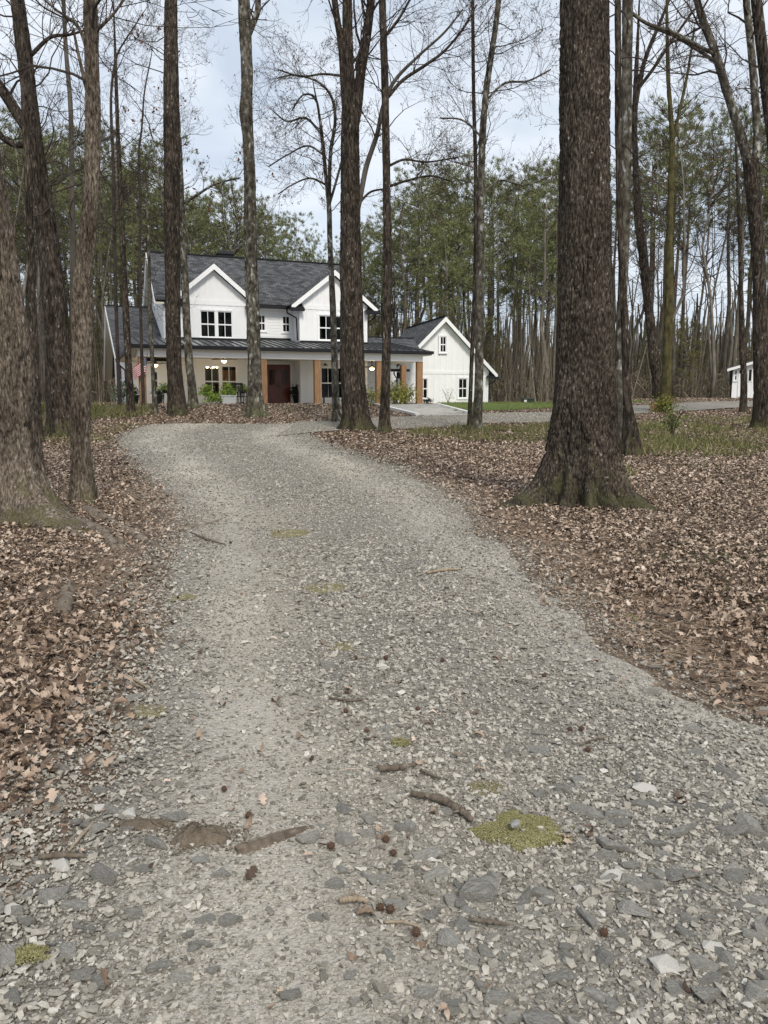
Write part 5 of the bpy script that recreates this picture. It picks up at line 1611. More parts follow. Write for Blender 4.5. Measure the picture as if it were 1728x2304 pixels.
roof_slab('roof', house, [(u_m, w_wb, z_wb), (uo, w_wb, z_wb), (uo, w_wr, z_wr), (u_m, w_wr, z_wr)], M['shingle'])
bar('ridge_cap', house, (uo, w_wr, z_wr + .04), (u_m, w_wr, z_wr + .04), .22, .06, 'black')
for we, ze_ in ((WG - .45, z_we), (w_wb, z_wb)):
    MB().prism([(we, ze_ - .04), (w_wr, z_wr - .05), (w_wr, z_wr - .36), (we, ze_ - .33)], 'x', uo - .03, uo + .03).build('rake_board', M['white_trim'], house)
    MB().prism([(we, ze_ - .17), (w_wr, z_wr - .18), (w_wr, z_wr - .22), (we, ze_ - .21)], 'x', uo + .03, u_w0).build('soffit', M['soffit'], house)
for w_, u_ in ((15.3, u_w0 + .2),):
    MB().box(u_ - .14, u_ + .14, w_ - .14, w_ + .14, -.5, z_wb - .1).build('porch_post', M['cedar'], house)
spout([(uo + .1, WG - .5, z_we - .1), (uo + .15, WG - .45, z_we - .35), (u_w0 - .03, WG - .08, z_we - .62), (u_w0 - .03, WG - .08, -.3)])
# --- porch: metal roof of separate panels, beams, ceiling, posts
ue0, ue1 = -.46, U(972, -.45)
ps = .41
npan = int((ue1 - ue0) / ps)
for k in range(npan):
    a, b = ue0 + (ue1 - ue0) * k / npan, ue0 + (ue1 - ue0) * (k + 1) / npan
    uc_ = (a + b) / 2
    deep = WM if u_g1 < uc_ < u_r0 else (WG if uc_ < u_r1 + .1 else WG + 1.2)
    z1 = z_met0 + (z_met1 - z_met0) * (deep + .45) / (WG + .45)
    pm = MB()
    pm.hexa([(a + .002, -.45, z_met0 - .03), (b - .002, -.45, z_met0 - .03), (b - .002, deep, z1 - .03), (a + .002, deep, z1 - .03), (a + .002, -.45, z_met0), (b - .002, -.45, z_met0), (b - .002, deep, z1), (a + .002, deep, z1)])
    po = pm.build('roof_panel', M['metal'], house)
    MB().hexa([(a - .018, -.45, z_met0 + .001), (a + .018, -.45, z_met0 + .001), (a + .018, deep, z1 + .001), (a - .018, deep, z1 + .001), (a - .018, -.45, z_met0 + .045), (a + .018, -.45, z_met0 + .045), (a + .018, deep, z1 + .045), (a - .018, deep, z1 + .045)]).build('seam', M['black'], po)
def flash(a, b, w):
    z = z_met0 + (z_met1 - z_met0) * (w + .45) / (WG + .45)
    MB().box(a, b, w - .1, w - .012, z - .02, z + .10).build('flashing', M['black'], house)
flash(u_g0, u_g1, WG); flash(u_r0, u_r1, WG); flash(u_g1 + .17, u_r0 - .17, WM)
MB().box(ue0 - .06, ue1 + .05, -.58, -.45, z_met0 - .17, z_met0 - .01).build('gutter', M['black'], house)
MB().box(ue0, ue1, -.45, WG, z_beam1 + .02, z_beam1 + .06).build('soffit', M['soffit'], house)
MB().box(ue0 + .02, ue1 - .02, -.44, -.4, z_beam1 + .06, z_met0 - .03).build('fascia', M['black'], house)
MB().box(-.16, u_p1 + .16, -.14, .14, z_beam0, z_beam1 + .02).build('beam', M['white_trim'], house)
for u_ in (0, u_p1):
    MB().box(u_ - .14, u_ + .14, .14, WG - .05 if u_ == 0 else WG + 1.2, z_beam0 + .004, z_beam1 + .02).build('beam', M['white_trim'], house)
MB().box(.14, u_p1 - .14, .14, WM, CEIL, CEIL + .04).build('porch_ceiling', M['soffit'], house)
# the left end of the porch roof runs down to the eave of the wing
a, b = Vector((ue0 - .03, -.5, z_met0 - .01)), Vector((uo + .02, WG - .5, z_we - .02))
bar('gutter', house, a, b, .13, .17, 'black')
lf = MB(); lf.v = [(ue0, -.45, z_met0 - .03), (.0, -.1, z_met0 + .02), (.3, WG - .3, z_met1 - .1), (uo + .1, WG - .42, z_we - .02), (ue0 + .03, -.42, z_met0 - .13), (.0, -.1, z_beam1 + .03), (.3, WG - .3, z_we - .16), (uo + .13, WG - .42, z_we - .16)]
lf.f = [(0, 1, 2, 3), (7, 6, 5, 4), (0, 4, 5, 1), (1, 5, 6, 2), (2, 6, 7, 3), (3, 7, 4, 0)]
lf.build('soffit', M['soffit'], house)
for u_, w_ in ((0, 0), (U(593, 0), 0), (U(713.5, 0), 0), (U(852, 0), 0), (u_p1, 0), (U(907, WG + 1.0), WG + 1.0)):
    MB().box(u_ - .17, u_ + .17, w_ - .13, w_ + .13, 0, z_beam0).build('porch_post', M['cedar'], house)
# --- low link to the garage
u_k1 = U(892, 6.0)
wk = wall_rect(u_r1 + .1, u_k1, -.3, 2.9, 6.0).build('wall', M['white'], house)
laps_u(wk, u_r1 + .1, u_k1, 6.0, 0, 2.8)
z_k0, z_k1 = Z(850, 787, 5.5), Z(850, 759, 8.2)
roof_slab('roof', house, [(u_r1 + .05, 5.0, z_k0 - .25), (U(945, 5.5), 5.0, z_k0 - .25), (U(930, 8.2), 8.2, z_k1), (u_r1 + .05, 8.2, z_k1)], M['shingle'])
bar('ridge_cap', house, (u_r1 + .05, 8.2, z_k1 + .04), (U(930, 8.2), 8.2, z_k1 + .04), .2, .06, 'black')
MB().box(U(874, 5.4), U(915, 5.4), 4.9, 5.05, Z(890, 836, 5.0), Z(890, 830, 5.0)).build('gutter', M['black'], house)
spout([(U(882, 5.4), 5.05, Z(890, 834, 5.0)), (U(884, 5.4), 5.2, Z(890, 842, 5)), (U(893, 5.9), 5.9, Z(890, 852, 6)), (U(893, 5.9), 5.9, 0)])

def lamp_light(parent, loc, watts, rad):
    ld = bpy.data.lights.new('lamp_light', 'POINT')
    ld.energy, ld.color, ld.shadow_soft_size = watts, (1.0, .78, .5), rad
    o = bpy.data.objects.new('lamp_light', ld)
    o.location = loc
    return link(o, parent)
# --- the dining room seen through the left porch window: brown cabinet and a lit chandelier
def hp(u, w, z):
    return HF.o + HF.u * u + HF.w * w + Vector((0, 0, z))
cb = MB().box(-.5, .5, -.15, .15, 0, 1.9).box(-.46, .46, -.17, -.15, .1, 1.8).build('cabinet', M['room_wood'], None, False, hp((w1d[0] + w1d[1]) / 2 + .55, WG + 1.1, .0))
cb.rotation_euler.z = HF.t
tag(cb, 'brown wooden cabinet glimpsed through the left porch window', 'cabinet')
ce = empty('chandelier', hp(w1d[0] + .55, WG + .7, w1d[3] - .12), HF.t, 'lit chandelier glimpsed inside the left porch window', 'chandelier')
c_ = MB().tube([(0, 0, .5), (0, 0, 0)], .012, 6)
for k in range(5):
    a_ = k * 2 * math.pi / 5
    c_.tube([(0, 0, 0), (.16 * math.cos(a_), .16 * math.sin(a_), -.06), (.3 * math.cos(a_), .3 * math.sin(a_), 0)], .01, 5)
c_.build('arms', M['black'], ce)
for k in range(5):
    a_ = k * 2 * math.pi / 5
    MB().lathe([(.02, 0), (.055, .03), (.06, .08), (.03, .12)], (.3 * math.cos(a_), .3 * math.sin(a_), 0), 10).build('bulb', M['bulb'], ce, True)

lamp_light(ce, (0, 0, -.15), 5, .12)

# ------------------------------------------------------------------ garage
gp = P(995, 905, 54); gp.z = 1.16
GF = Frame(gp, R(14))
garage = empty('garage', gp, R(14), 'white board-and-batten garage with steep charcoal gable beyond the porch', 'garage')
gU, gZ = GF.U, GF.Z
g0, g1 = gU(893, 0), gU(1099, 0)
zg_e = gZ(1099, 834, 0)
gm = (g0 + g1) / 2
zg_r = gZ(998, 712, 0)
gsl = (zg_r - .28 - zg_e) / ((g1 - g0) / 2)
gwA = (gU(943, 0), gU(962, 0), gZ(955, 897, 0), gZ(955, 852, 0))
gwB = (gU(1031.5, 0), gU(1051, 0), gZ(1041, 896, 0), gZ(1041, 851.5, 0))
gwC = (gU(988.5, 0), gU(1002.5, 0), gZ(995, 793.5, 0), gZ(995, 757.5, 0))
gw = wall_rect(g0, g1, -.5, zg_e, 0, [gwA, gwB])
gw.prism([(g0, zg_e), (g1, zg_e), (gm, zg_r - .28)], 'y', 0, .16)
gwo = gw.build('wall', M['white'], garage)
zb = gZ(995, 838, 0)
MB().box(g0, g1, -.03, -.001, zb - .1, zb + .1).build('band_board', M['white_trim'], gwo)
battens(gwo, g0 + .06, g1 - .06, 0, zb + .1, lambda q: zg_e + gsl * ((g1 - g0) / 2 - abs(q - gm)) - .03, step=.42, holes=[gwC])
battens(gwo, g0 + .06, g1 - .06, 0, -.4, zb - .1, step=.42, holes=[gwA, gwB])
for q in (gwA, gwB): window(garage, *q, 0, 1)
wo = window(garage, gwC[0], gwC[1], gwC[2], gwC[3], -.06, 1, room=False)
MB().box(gwC[0] + .01, gwC[1] - .01, -.02, -.002, gwC[2] + .01, gwC[3] - .01).build('dark_backing', M['black'], wo)
gd = 9.0
MB().box(g0, g0 + .16, .16, gd, -.5, zg_e).build('wall', M['white'], garage); MB().box(g1 - .16, g1, .16, gd, -.5, zg_e).build('wall', M['white'], garage)
ge_ = .5
zr_, ze_ = zg_r + .0, zg_r - gsl * ((g1 - g0) / 2 + ge_)
for s, ue in ((-1, g0 - ge_), (1, g1 + ge_)):
    q = [(ue, gd, ze_), (ue, -.4, ze_), (gm, -.4, zr_), (gm, gd, zr_)] if s < 0 else [(ue, -.4, ze_), (ue, gd, ze_), (gm, gd, zr_), (gm, -.4, zr_)]
    roof_slab('roof', garage, q, M['shingle'])
    MB().prism([(ue, ze_ - .04), (gm, zr_ - .05), (gm, zr_ - .36), (ue, ze_ - .33)], 'y', -.43, -.38).build('rake_board', M['white_trim'], garage)
    MB().prism([(ue, ze_ - .17), (gm, zr_ - .18), (gm, zr_ - .22), (ue, ze_ - .21)], 'y', -.38, .01).build('soffit', M['white_trim'], garage)
    a, b = (ue - .05, ue + .7) if s < 0 else (ue - .7, ue + .05)
    MB().box(a, b, -.5, -.3, ze_ - .36, ze_ - .22).build('gutter_return', M['black'], garage)
    MB().hexa([(a, -.48, ze_ - .22), (b, -.48, ze_ - .22), (b, 0, ze_ - .22), (a, 0, ze_ - .22), (a + .1, -.4, ze_ - .14), (b - .02, -.06, ze_ - .0), (b - .02, 0, ze_ + .12), (a + .1, 0, ze_ - .1)]).build('eave_return', M['shingle'], garage)
MB().tube([(g1 + .4, -.35, ze_ - .3), (g1 + .35, -.2, ze_ - .5), (g1 + .06, .06, ze_ - .75), (g1 + .06, .06, -.4)], .045, 8).build('downspout', M['black'], garage)
bar('ridge_cap', garage, (gm, -.4, zr_ + .04), (gm, gd, zr_ + .04), .2, .06, 'black')

# ------------------------------------------------------------------ stepped concrete walk
walk = empty('stepped_walk', (0, 0, 0), 0, 'broad concrete steps with white kerbs leading up to the porch corner', 'steps')
tl, tr_, bl, br_ = WTL, WTR, WBL, WBR
nst = 5
ztop_ = FLOOR - .02
zbot = gz((bl.x + br_.x) / 2, bl.y) + .07
for k in range(nst):
    f0, f1 = k / nst, (k + 1) / nst
    z = ztop_ + (zbot - ztop_) * k / (nst - 1)
    A, B = tl.lerp(bl, f0), tr_.lerp(br_, f0)
    C, D_ = tr_.lerp(br_, f1), tl.lerp(bl, f1)
    MB().hexa([(q.x, q.y, z - .9) for q in (D_, C, B, A)] + [(q.x, q.y, z) for q in (D_, C, B, A)]).build('tread', M['concrete'], walk)
for a, b, s in ((tl, bl, -1), (tr_, br_, 1)):
    p, q = Vector((a.x + s * .1, a.y, ztop_ + .05)), Vector((b.x + s * .1, b.y, zbot + .06))
    MB().hexa([(p.x - .11, p.y, p.z - .8), (q.x - .11, q.y, q.z - .6), (q.x + .11, q.y, q.z - .6), (p.x + .11, p.y, p.z - .8), (p.x - .11, p.y, p.z), (q.x - .11, q.y, q.z), (q.x + .11, q.y, q.z), (p.x + .11, p.y, p.z)]).build('kerb', M['concrete_white'], walk)

# ------------------------------------------------------------------ things on the porch
def ceiling_fan(px, py, w, label, turn):
    u, z = HF.hit(px, py, w)
    r = empty('ceiling_fan', hp(u, w, z), HF.t + turn, label, 'ceiling fan', 'lit ceiling fans under the porch')
    top = CEIL - z
    MB().tube([(0, 0, top), (0, 0, .12)], .02, 8).lathe([(.02, -.09), (.07, -.05), (.07, 0)], (0, 0, top), 12).build('rod', M['fan_dark'], r)
    MB().lathe([(.08, 0), (.13, .03), (.13, .1), (.06, .15)], (0, 0, 0), 16).build('motor', M['fan_dark'], r, True)
    for k in range(5):
        a = k * 2 * math.pi / 5
        b = MB().box(.12, .72, -.07, .07, .06, .072).build('blade', M['fan_dark'], r)
        b.rotation_euler = (.2, 0, a)
    MB().lathe([(.02, -.13), (.09, -.11), (.135, -.05), (.14, -.005)], (0, 0, 0), 18).build('lamp_bowl', M['bulb'], r, True)
    lamp_light(r, (0, 0, -.22), 13, .1)
ceiling_fan(349, 820, 1.6, 'lit ceiling fan by the flag at the left end of the porch', .3)
ceiling_fan(504, 811, 1.6, 'lit ceiling fan above the left porch window', .0)
ceiling_fan(837, 828, 1.8, 'lit ceiling fan near the right end of the porch', .6)

# flag
fo = hp(.16, -.34, 0)
fl = empty('flag', fo, HF.t, 'stars and stripes flag drooping from a slanted pole on the corner post', 'flag')
zt, zb_ = Z(331, 795, -.3), Z(328, 842, -.3)
ut, ub = U(331, -.3, 795) - .16, U(328, -.3, 842) - .16
MB().tube([(ub, .2, zb_), (ut, -.06, zt)], .013, 8).build('pole', M['black'], fl)
MB().lathe([(.02, -.05), (.045, 0), (.03, .06)], (ub, .2, zb_), 10).build('bracket', M['cushion'], fl)
Wf, Hf = 1.25, .78
def flag_pt(s, t):
    """s along the fly 0..1, t down the hoist 0..1"""
    sag = s ** 1.25
    u = ut - .02 - Wf * s * .62 - .10 * t * (1 - s) + .14 * t * s
    z = zt - .22 - Hf * t * (.95 - .35 * s) - .62 * sag + .02 * math.sin(9 * s)
    w = -.03 + .09 * math.sin(3.2 * s * 2 + t * 1.3) * (0.2 + s)
    return (u, w, z)
NS = 18
for k in range(13):
    m = MB()
    for i in range(NS):
        s0, s1 = i / NS, (i + 1) / NS
        if k < 7 and s1 <= .4 + 1e-6: continue
        m.quad(flag_pt(s0, (k + 1) / 13), flag_pt(s1, (k + 1) / 13), flag_pt(s1, k / 13), flag_pt(s0, k / 13))
    m.build('stripe', M['red'] if k % 2 == 0 else M['flag_white'], fl, True)
m = MB()
for i in range(8):
    for k in range(7):
        s0, s1 = .4 * i / 8, .4 * (i + 1) / 8
        if s1 > 7 / 18 + .01: s1 = 7 / 18 + .0
        if s1 <= s0: continue
        m.quad(flag_pt(s0, (k + 1) / 13), flag_pt(s1, (k + 1) / 13), flag_pt(s1, k / 13), flag_pt(s0, k / 13))
canton = m.build('canton', M['navy'], fl, True)
st_ = MB()
for rr in range(9):
    for cc in range(6 if rr % 2 == 0 else 5):
        s = .39 * (cc + (.5 if rr % 2 == 0 else 1.0)) / 6
        t = 7 / 13 * (rr + .5) / 9
        q = Vector(flag_pt(s, t)) + Vector((0, -.006, 0))
        b = len(st_.v)
        ring = [(q.x + (.018 if j % 2 == 0 else .007) * math.sin(j * math.pi / 5), q.y, q.z + (.018 if j % 2 == 0 else .007) * math.cos(j * math.pi / 5)) for j in range(10)]
        st_.v += [tuple(q)] + ring
        st_.f += [(b, b + 1 + (j + 1) % 10, b + 1 + j) for j in range(10)]
st_.build('stars', M['flag_white'], canton)

# plants
def leafy(parent, name, n, rx, ry, rz_, z0, size, mt, arch=0.0):
    s = Scatter()
    a = rng.normal(0, 1, (n, 3)); a /= np.linalg.norm(a, axis=1)[:, None]
    a *= rng.random(n)[:, None] ** .45
    pos = a * np.array([rx, ry, rz_]) * (1 + .3 * rng.normal(0, 1, n))[:, None] + np.array([0, 0, z0])
    pos[:, 2] -= arch * (a[:, 0] ** 2 + a[:, 1] ** 2)
    pos[:, 2] = np.maximum(pos[:, 2], .02)
    sc = rng.uniform(.6, 1.3, n) * size
    s.add(lf2, pos, np.stack([sc * .7, sc, sc], 1), rng.uniform(0, 6.28, n), rng.uniform(-1.2, 1.2, n), rng.uniform(-1.2, 1.2, n))
    return s.build(name, M[mt], parent)
def plant(kind, label, px, w, foot, rx, rz_, n, size, mt, pot=None, base_z=0.0, cat='plant', arch=0.0):
    u = U(px, w)
    r = empty(kind, hp(u, w, base_z), HF.t, label, cat)
    h = 0
    if pot == 'urn':
        MB().lathe([(.16, 0), (.2, .06), (.26, .4), (.3, .46), (.27, .47), (.25, .4)], (0, 0, 0), 20).build('pot', M['pot'], r, True); h = .42
    elif pot == 'box':
        MB().hexa([(-.34, -.2, 0), (.34, -.2, 0), (.34, .2, 0), (-.34, .2, 0), (-.4, -.24, .42), (.4, -.24, .42), (.4, .24, .42), (-.4, .24, .42)]).box(-.43, .43, -.27, .27, .42, .47).build('planter_box', M['planter'], r); h = .42
    elif pot == 'stand':
        sm = MB()
        for k in range(3):
            a = k * 2.094
            sm.tube([(.2 * math.cos(a), .2 * math.sin(a), 0), (.1 * math.cos(a), .1 * math.sin(a), foot * .8)], .014, 5)
        sm.lathe([(.12, 0), (.18, .2), (.16, .2)], (0, 0, foot * .8), 12)
        sm.build('plant_stand', M['pot'], r); h = foot
    stem = MB()
    for k in range(7):
        a = random.uniform(0, 6.28)
        stem.tube([(0, 0, max(0, h - .1)), (rx * .3 * math.cos(a), rx * .3 * math.sin(a), h + rz_ * .6), (rx * .7 * math.cos(a), rx * .7 * math.sin(a), h + rz_ * 1.1)], [.012, .008, .004], 4, False)
    stem.build('stems', M['twig'], r)
    leafy(r, 'foliage', n, rx, rx * .8, rz_, h + rz_ * .85, size, mt, arch)
    return r
plant('fern', 'bright green fern on a stand left of the left porch window', 463, 1.0, .55, .42, .26, 420, .13, 'fern', 'stand', arch=.2)
plant('fern', 'bright green fern on the porch edge with trailing fronds below the left window', 479, .35, .2, .45, .22, 420, .13, 'fern', 'stand', arch=.2)
plant('fern', 'bright green fern growing from the pale planter box', 512, .5, .4, .42, .36, 460, .13, 'fern', 'box', arch=.1)
plant('fern', 'light green fern behind the slatted rocking chair', 545, 1.6, .7, .45, .2, 320, .12, 'fern', 'stand', arch=.15)
plant('fern', 'pale fern peeping out left of the tall dark trunk', 370, 1.0, .7, .4, .22, 260, .12, 'fern', 'stand', arch=.15)
plant('potted_plant', 'dark leafy plant in a tall black urn right of the front door', 668, WM - .75, .4, .42, .36, 520, .16, 'bush_dark', 'urn')
plant('potted_plant', 'small dark plant in an urn at the left end of the porch', 300, 1.4, .4, .28, .25, 220, .13, 'bush_dark', 'urn')
plant('potted_plant', 'little dark potted plant behind the corner post sapling', 354, .6, .3, .3, .16, 240, .12, 'bush_dark', 'urn')
def yard_bush(label, px, py, Y, rx, h, n, size, mt, kind='shrub'):
    p = P(px, py, Y); p.z = gz(p.x, p.y)
    r = empty(kind, p, 0, label, 'shrub')
    s = MB()
    for k in range(9):
        a = random.uniform(0, 6.28)
        s.tube([(0, 0, -.05), (rx * .3 * math.cos(a), rx * .3 * math.sin(a), h * .5), (rx * .8 * math.cos(a), rx * .8 * math.sin(a), h * .95)], [.014, .009, .004], 4, False)
    s.build('stems', M['twig'], r)
    leafy(r, 'foliage', n, rx, rx * .8, h * .55, h * .55, size, mt)
yard_bush('grey-green shrub against the side wall of the left wing', 274, 905, 39.6, .6, 1.1, 520, .14, 'bush_grey')
yard_bush('wispy yellow-green shrub by the third porch post', 832, 900, 42.6, .75, 1.0, 420, .13, 'bush_yellow')
yard_bush('bushy yellow-green shrub at the foot of the rear porch post', 890, 905, 44.0, .85, 1.15, 760, .14, 'bush_yellow')
yard_bush('rounded yellow-green shrub beside the concrete steps', 914, 905, 44.8, .7, 1.05, 620, .14, 'bush_yellow')
yard_bush('small dark shrub at the foot of the garage wall', 961, 908, 51.5, .4, .35, 160, .12, 'bush_dark')
yard_bush('bare wispy shrub before the middle of the garage wall', 1008, 908, 51.5, .5, 1.0, 40, .1, 'brush')
yard_bush('straggly green seedling in the leaves right of the pale pole-like trunk', 1512, 960, 24.5, .55, 1.0, 260, .1, 'grass', 'seedling')
yard_bush('low green bush at the foot of the mossy trunk', 1495, 905, 37.5, .7, .8, 420, .12, 'bush_yellow')
# rocking chairs
def rocker(px, w, turn, label):
    u = U(px, w)
    r = empty('rocking_chair', hp(u, w, 0.0), HF.t + turn, label, 'chair', 'black porch rocking chairs')
    for s in (-1, 1):
        MB().tube([(s * .25, -.42, .08), (s * .25, -.15, .025), (s * .25, .2, .025), (s * .25, .5, .11)], .02, 6).build('rocker', M['pot'], r, True)
        MB().tube([(s * .25, -.22, .03), (s * .25, -.22, .62)], .022, 6).build('front_leg', M['pot'], r)
        MB().tube([(s * .24, .2, .03), (s * .24, .22, .42), (s * .23, .36, 1.1)], .022, 6).build('back_leg', M['pot'], r)
        MB().box(s * .25 - .04, s * .25 + .04, -.28, .3, .62, .645).build('armrest', M['pot'], r)
    MB().hexa([(-.24, -.26, .38), (.24, -.26, .38), (.22, .22, .35), (-.22, .22, .35), (-.24, -.26, .41), (.24, -.26, .41), (.22, .22, .38), (-.22, .22, .38)]).build('seat', M['pot'], r)
    for k in range(6):
        x = -.18 + .072 * k
        MB().hexa([(x - .018, .235, .42), (x + .018, .235, .42), (x + .018, .25, .42), (x - .018, .25, .42), (x - .018, .35, 1.04), (x + .018, .35, 1.04), (x + .018, .365, 1.04), (x - .018, .365, 1.04)]).build('back_slat', M['pot'], r)
    MB().box(-.26, .26, .345, .385, 1.02, 1.12).build('top_rail', M['pot'], r)
rocker(541, .9, .15, 'black slatted rocking chair left of the grey lichened trunk')
rocker(738, 1.7, -.4, 'black rocking chair half hidden by the small lichened tree')
rocker(526, 1.9, .6, 'black rocking chair in shadow behind the pale planter box')
tb = empty('side_table', hp(U(494, 1.2), 1.2, 0), HF.t, 'low pale-topped table between the ferns', 'table')
MB().lathe([(.3, .42), (.3, .45)], (0, 0, 0), 20).build('table_top', M['cushion'], tb)
MB().lathe([(.16, 0), (.16, .02), (.03, .04), (.03, .42)], (0, 0, 0), 12).build('pedestal', M['pot'], tb)
# wall lanterns
def lantern(px, py, w, label):
    u, z = HF.hit(px, py, w)
    r = empty('wall_lantern', hp(u, w - .02, z), HF.t, label, 'lantern')
    MB().box(-.06, .06, 0, .02, -.1, .1).tube([(0, 0, .05), (0, -.12, .12), (0, -.16, .06)], .01, 5).build('bracket', M['pot'], r)
    MB().lathe([(.02, .08), (.1, .02), (.11, -.02)], (0, -.16, 0), 12).build('shade', M['pot'], r)
lantern(731, 822, WG, 'small black wall lantern above the right porch window')

# ------------------------------------------------------------------ shed on the right
sp = P(1645.5, 893, 56.0)
SF = Frame(sp, R(-25))
shed = empty('shed', sp, R(-25), 'small white shed with grey roof and ramp among the trees at the right edge', 'shed')
sU, sZ = SF.U, SF.Z
s1, sdp = 5.0, 4.4
hs_ = sZ(1648, 828, 0)
ra = .30 * s1 / 2
win = (sU(1651.5, 0), sU(1657.5, 0), sZ(1654, 857, 0), sZ(1654, 832, 0))
sd = (sU(1661, 0), sU(1676, 0), .02, sZ(1668, 842, 0))
swl = wall_rect(0, s1, -.1, hs_, 0, [win])
swl.prism([(0, hs_), (s1, hs_), (s1 / 2, hs_ + ra)], 'y', 0, .16)
swo = swl.build('wall', M['white'], shed)
MB().box(0, .14, .16, sdp, -.1, hs_).build('wall', M['white'], shed)
MB().box(s1 - .14, s1, .16, sdp, -.1, hs_).build('wall', M['white'], shed)
MB().box(.14, s1 - .14, sdp - .14, sdp, -.1, hs_).build('wall', M['white'], shed)
for k in range(13):
    u_ = .02 + (s1 - .04) * k / 12
    if not (win[0] - .15 < u_ < win[1] + .15 or sd[0] - .1 < u_ < sd[1] + .1):
        MB().box(u_ - .02, u_ + .02, -.015, 0, -.08, hs_).build('batten', M['white_trim'], swo)
window(shed, *win, 0, 1, room=False, cols=1, casing=.06)
MB().box(win[0] - .3, win[1] + .3, .5, .55, win[2] - .3, win[3] + .3).build('dark_backing', M['black'], shed)
so = MB().box(sd[0], sd[1], -.05, -.002, sd[2], sd[3] + .42).box(sd[0] + .08, sd[1] - .08, -.062, -.05, .2, .26).box(sd[0] + .08, sd[1] - .08, -.062, -.05, sd[3] - .12, sd[3] - .07).build('door', M['white_trim'], shed)
for a, b in ((sU(1662.5, 0), sU(1667.5, 0)), (sU(1670, 0), sU(1675, 0))):
    MB().box(a, b, -.066, -.056, sd[3] + .06, sd[3] + .3).build('pane', M['black'], so)
MB().tube([(sd[1] - .12, -.09, 1.0), (sd[1] - .12, -.05, 1.0)], .03, 8).build('handle', M['pot'], so)
w2_ = (sU(1684, 0), sU(1690, 0), win[2], win[3])
sw2 = MB().box(w2_[0] - .06, w2_[1] + .06, -.04, -.002, w2_[2] - .06, w2_[3] + .06).build('window', M['white_trim'], shed)
MB().box(w2_[0], w2_[1], -.05, -.042, w2_[2], w2_[3]).build('pane', M['black'], sw2)
oh_ = .35
zs0 = hs_ - .30 * oh_ + .12
zs1 = hs_ + ra + .12
roof_slab('roof', shed, [(-oh_, sdp + .3, zs0), (-oh_, -.35, zs0), (s1 / 2, -.35, zs1), (s1 / 2, sdp + .3, zs1)], M['shingle'], .1)
roof_slab('roof', shed, [(s1 + oh_, -.35, zs0), (s1 + oh_, sdp + .3, zs0), (s1 / 2, sdp + .3, zs1), (s1 / 2, -.35, zs1)], M['shingle'], .1)
for q in ([(-oh_, zs0 - .08), (s1 / 2, zs1 - .08), (s1 / 2, zs1 - .26), (-oh_, zs0 - .26)], [(s1 / 2, zs1 - .08), (s1 + oh_, zs0 - .08), (s1 + oh_, zs0 - .26), (s1 / 2, zs1 - .26)]):
    MB().prism(q, 'y', -.38, -.32).build('rake_board', M['white_trim'], shed)
MB().box(.05, s1 - .05, .02, sdp - .02, -.7, -.1).build('skirt', M['pot'], shed)
ru0, ru1 = sd[0] - 1.5, sd[1] + .2
MB().hexa([(ru0, -1.1, -.42), (ru0, -.1, -.42), (ru1, -.1, -.1), (ru1, -1.1, -.1), (ru0, -1.1, -.34), (ru0, -.1, -.34), (ru1, -.1, .0), (ru1, -1.1, .0)]).build('ramp', M['ramp_wood'], shed)

# ------------------------------------------------------------------ small things in the yard and the far wood
ux = P(1187, 908, 52); ux.z = gz(ux.x, ux.y)
ub_ = empty('utility_box', ux, .1, 'low dark green utility box with a white sticker on the lawn', 'utility box')
MB().hexa([(-.36, -.3, 0), (.36, -.3, 0), (.36, .3, 0), (-.36, .3, 0), (-.34, -.28, .3), (.34, -.28, .3), (.34, .28, .34), (-.34, .28, .34)]).build('body', M['utility'], ub_)
MB().hexa([(-.38, -.32, .3), (.38, -.32, .3), (.38, .32, .34), (-.38, .32, .34), (-.35, -.28, .36), (.35, -.28, .36), (.35, .28, .4), (-.35, .28, .4)]).build('lid', M['utility'], ub_)
MB().box(-.32, -.14, -.315, -.303, .1, .26).build('sticker', M['flag_white'], ub_)
q = P(1475, 908, 38.6); q.z = gz(q.x, q.y)
stp = empty('broken_stump', q, 0, 'jagged reddish split stump beside the mossy trunk', 'stump')
m = MB()
S_ = 14
m.lathe([(.34, -.1), (.28, .08), (.24, .3), (.22, .42)], (0, 0, 0), S_)
top_ = [i for i, v in enumerate(m.v) if v[2] > .4]
for i in top_:
    x, y, z = m.v[i]; m.v[i] = (x * random.uniform(.7, 1.1), y, z + random.uniform(-.1, .22))
m.build('stump', M['heartwood'], stp)
MB().hexa([(-.2, -.1, .5), (.2, -.12, .52), (.24, .1, .5), (-.18, .12, .5), (-.22, -.1, .62), (.34, -.06, .72), (.36, .06, .7), (-.2, .1, .6)]).build('splinter', M['stick_pale'], stp)
bp_ = P(118, 893, 27); bp_.z = gz(bp_.x, bp_.y)
bs_ = empty('metal_stand', bp_, .2, 'thin black metal stand with crossbars in the brush at far left', 'stand')
zt_ = P(118, 839, 27).z - bp_.z
MB().tube([(.06, 0, -.1), (.03, 0, zt_)], .022, 8).build('pole', M['black'], bs_)
MB().lathe([(.2, zt_ - .03), (.21, zt_ + .02), (.02, zt_ + .06)], (.02, 0, 0), 18).build('top_ring', M['black'], bs_)
MB().box(-.13, .14, -.02, .02, .14, .17).build('crossbar', M['black'], bs_)
for s in (-1, 1):
    MB().tube([(.06, 0, .12), (.06 + s * .2, .05, -.05)], .014, 6).build('foot', M['black'], bs_)
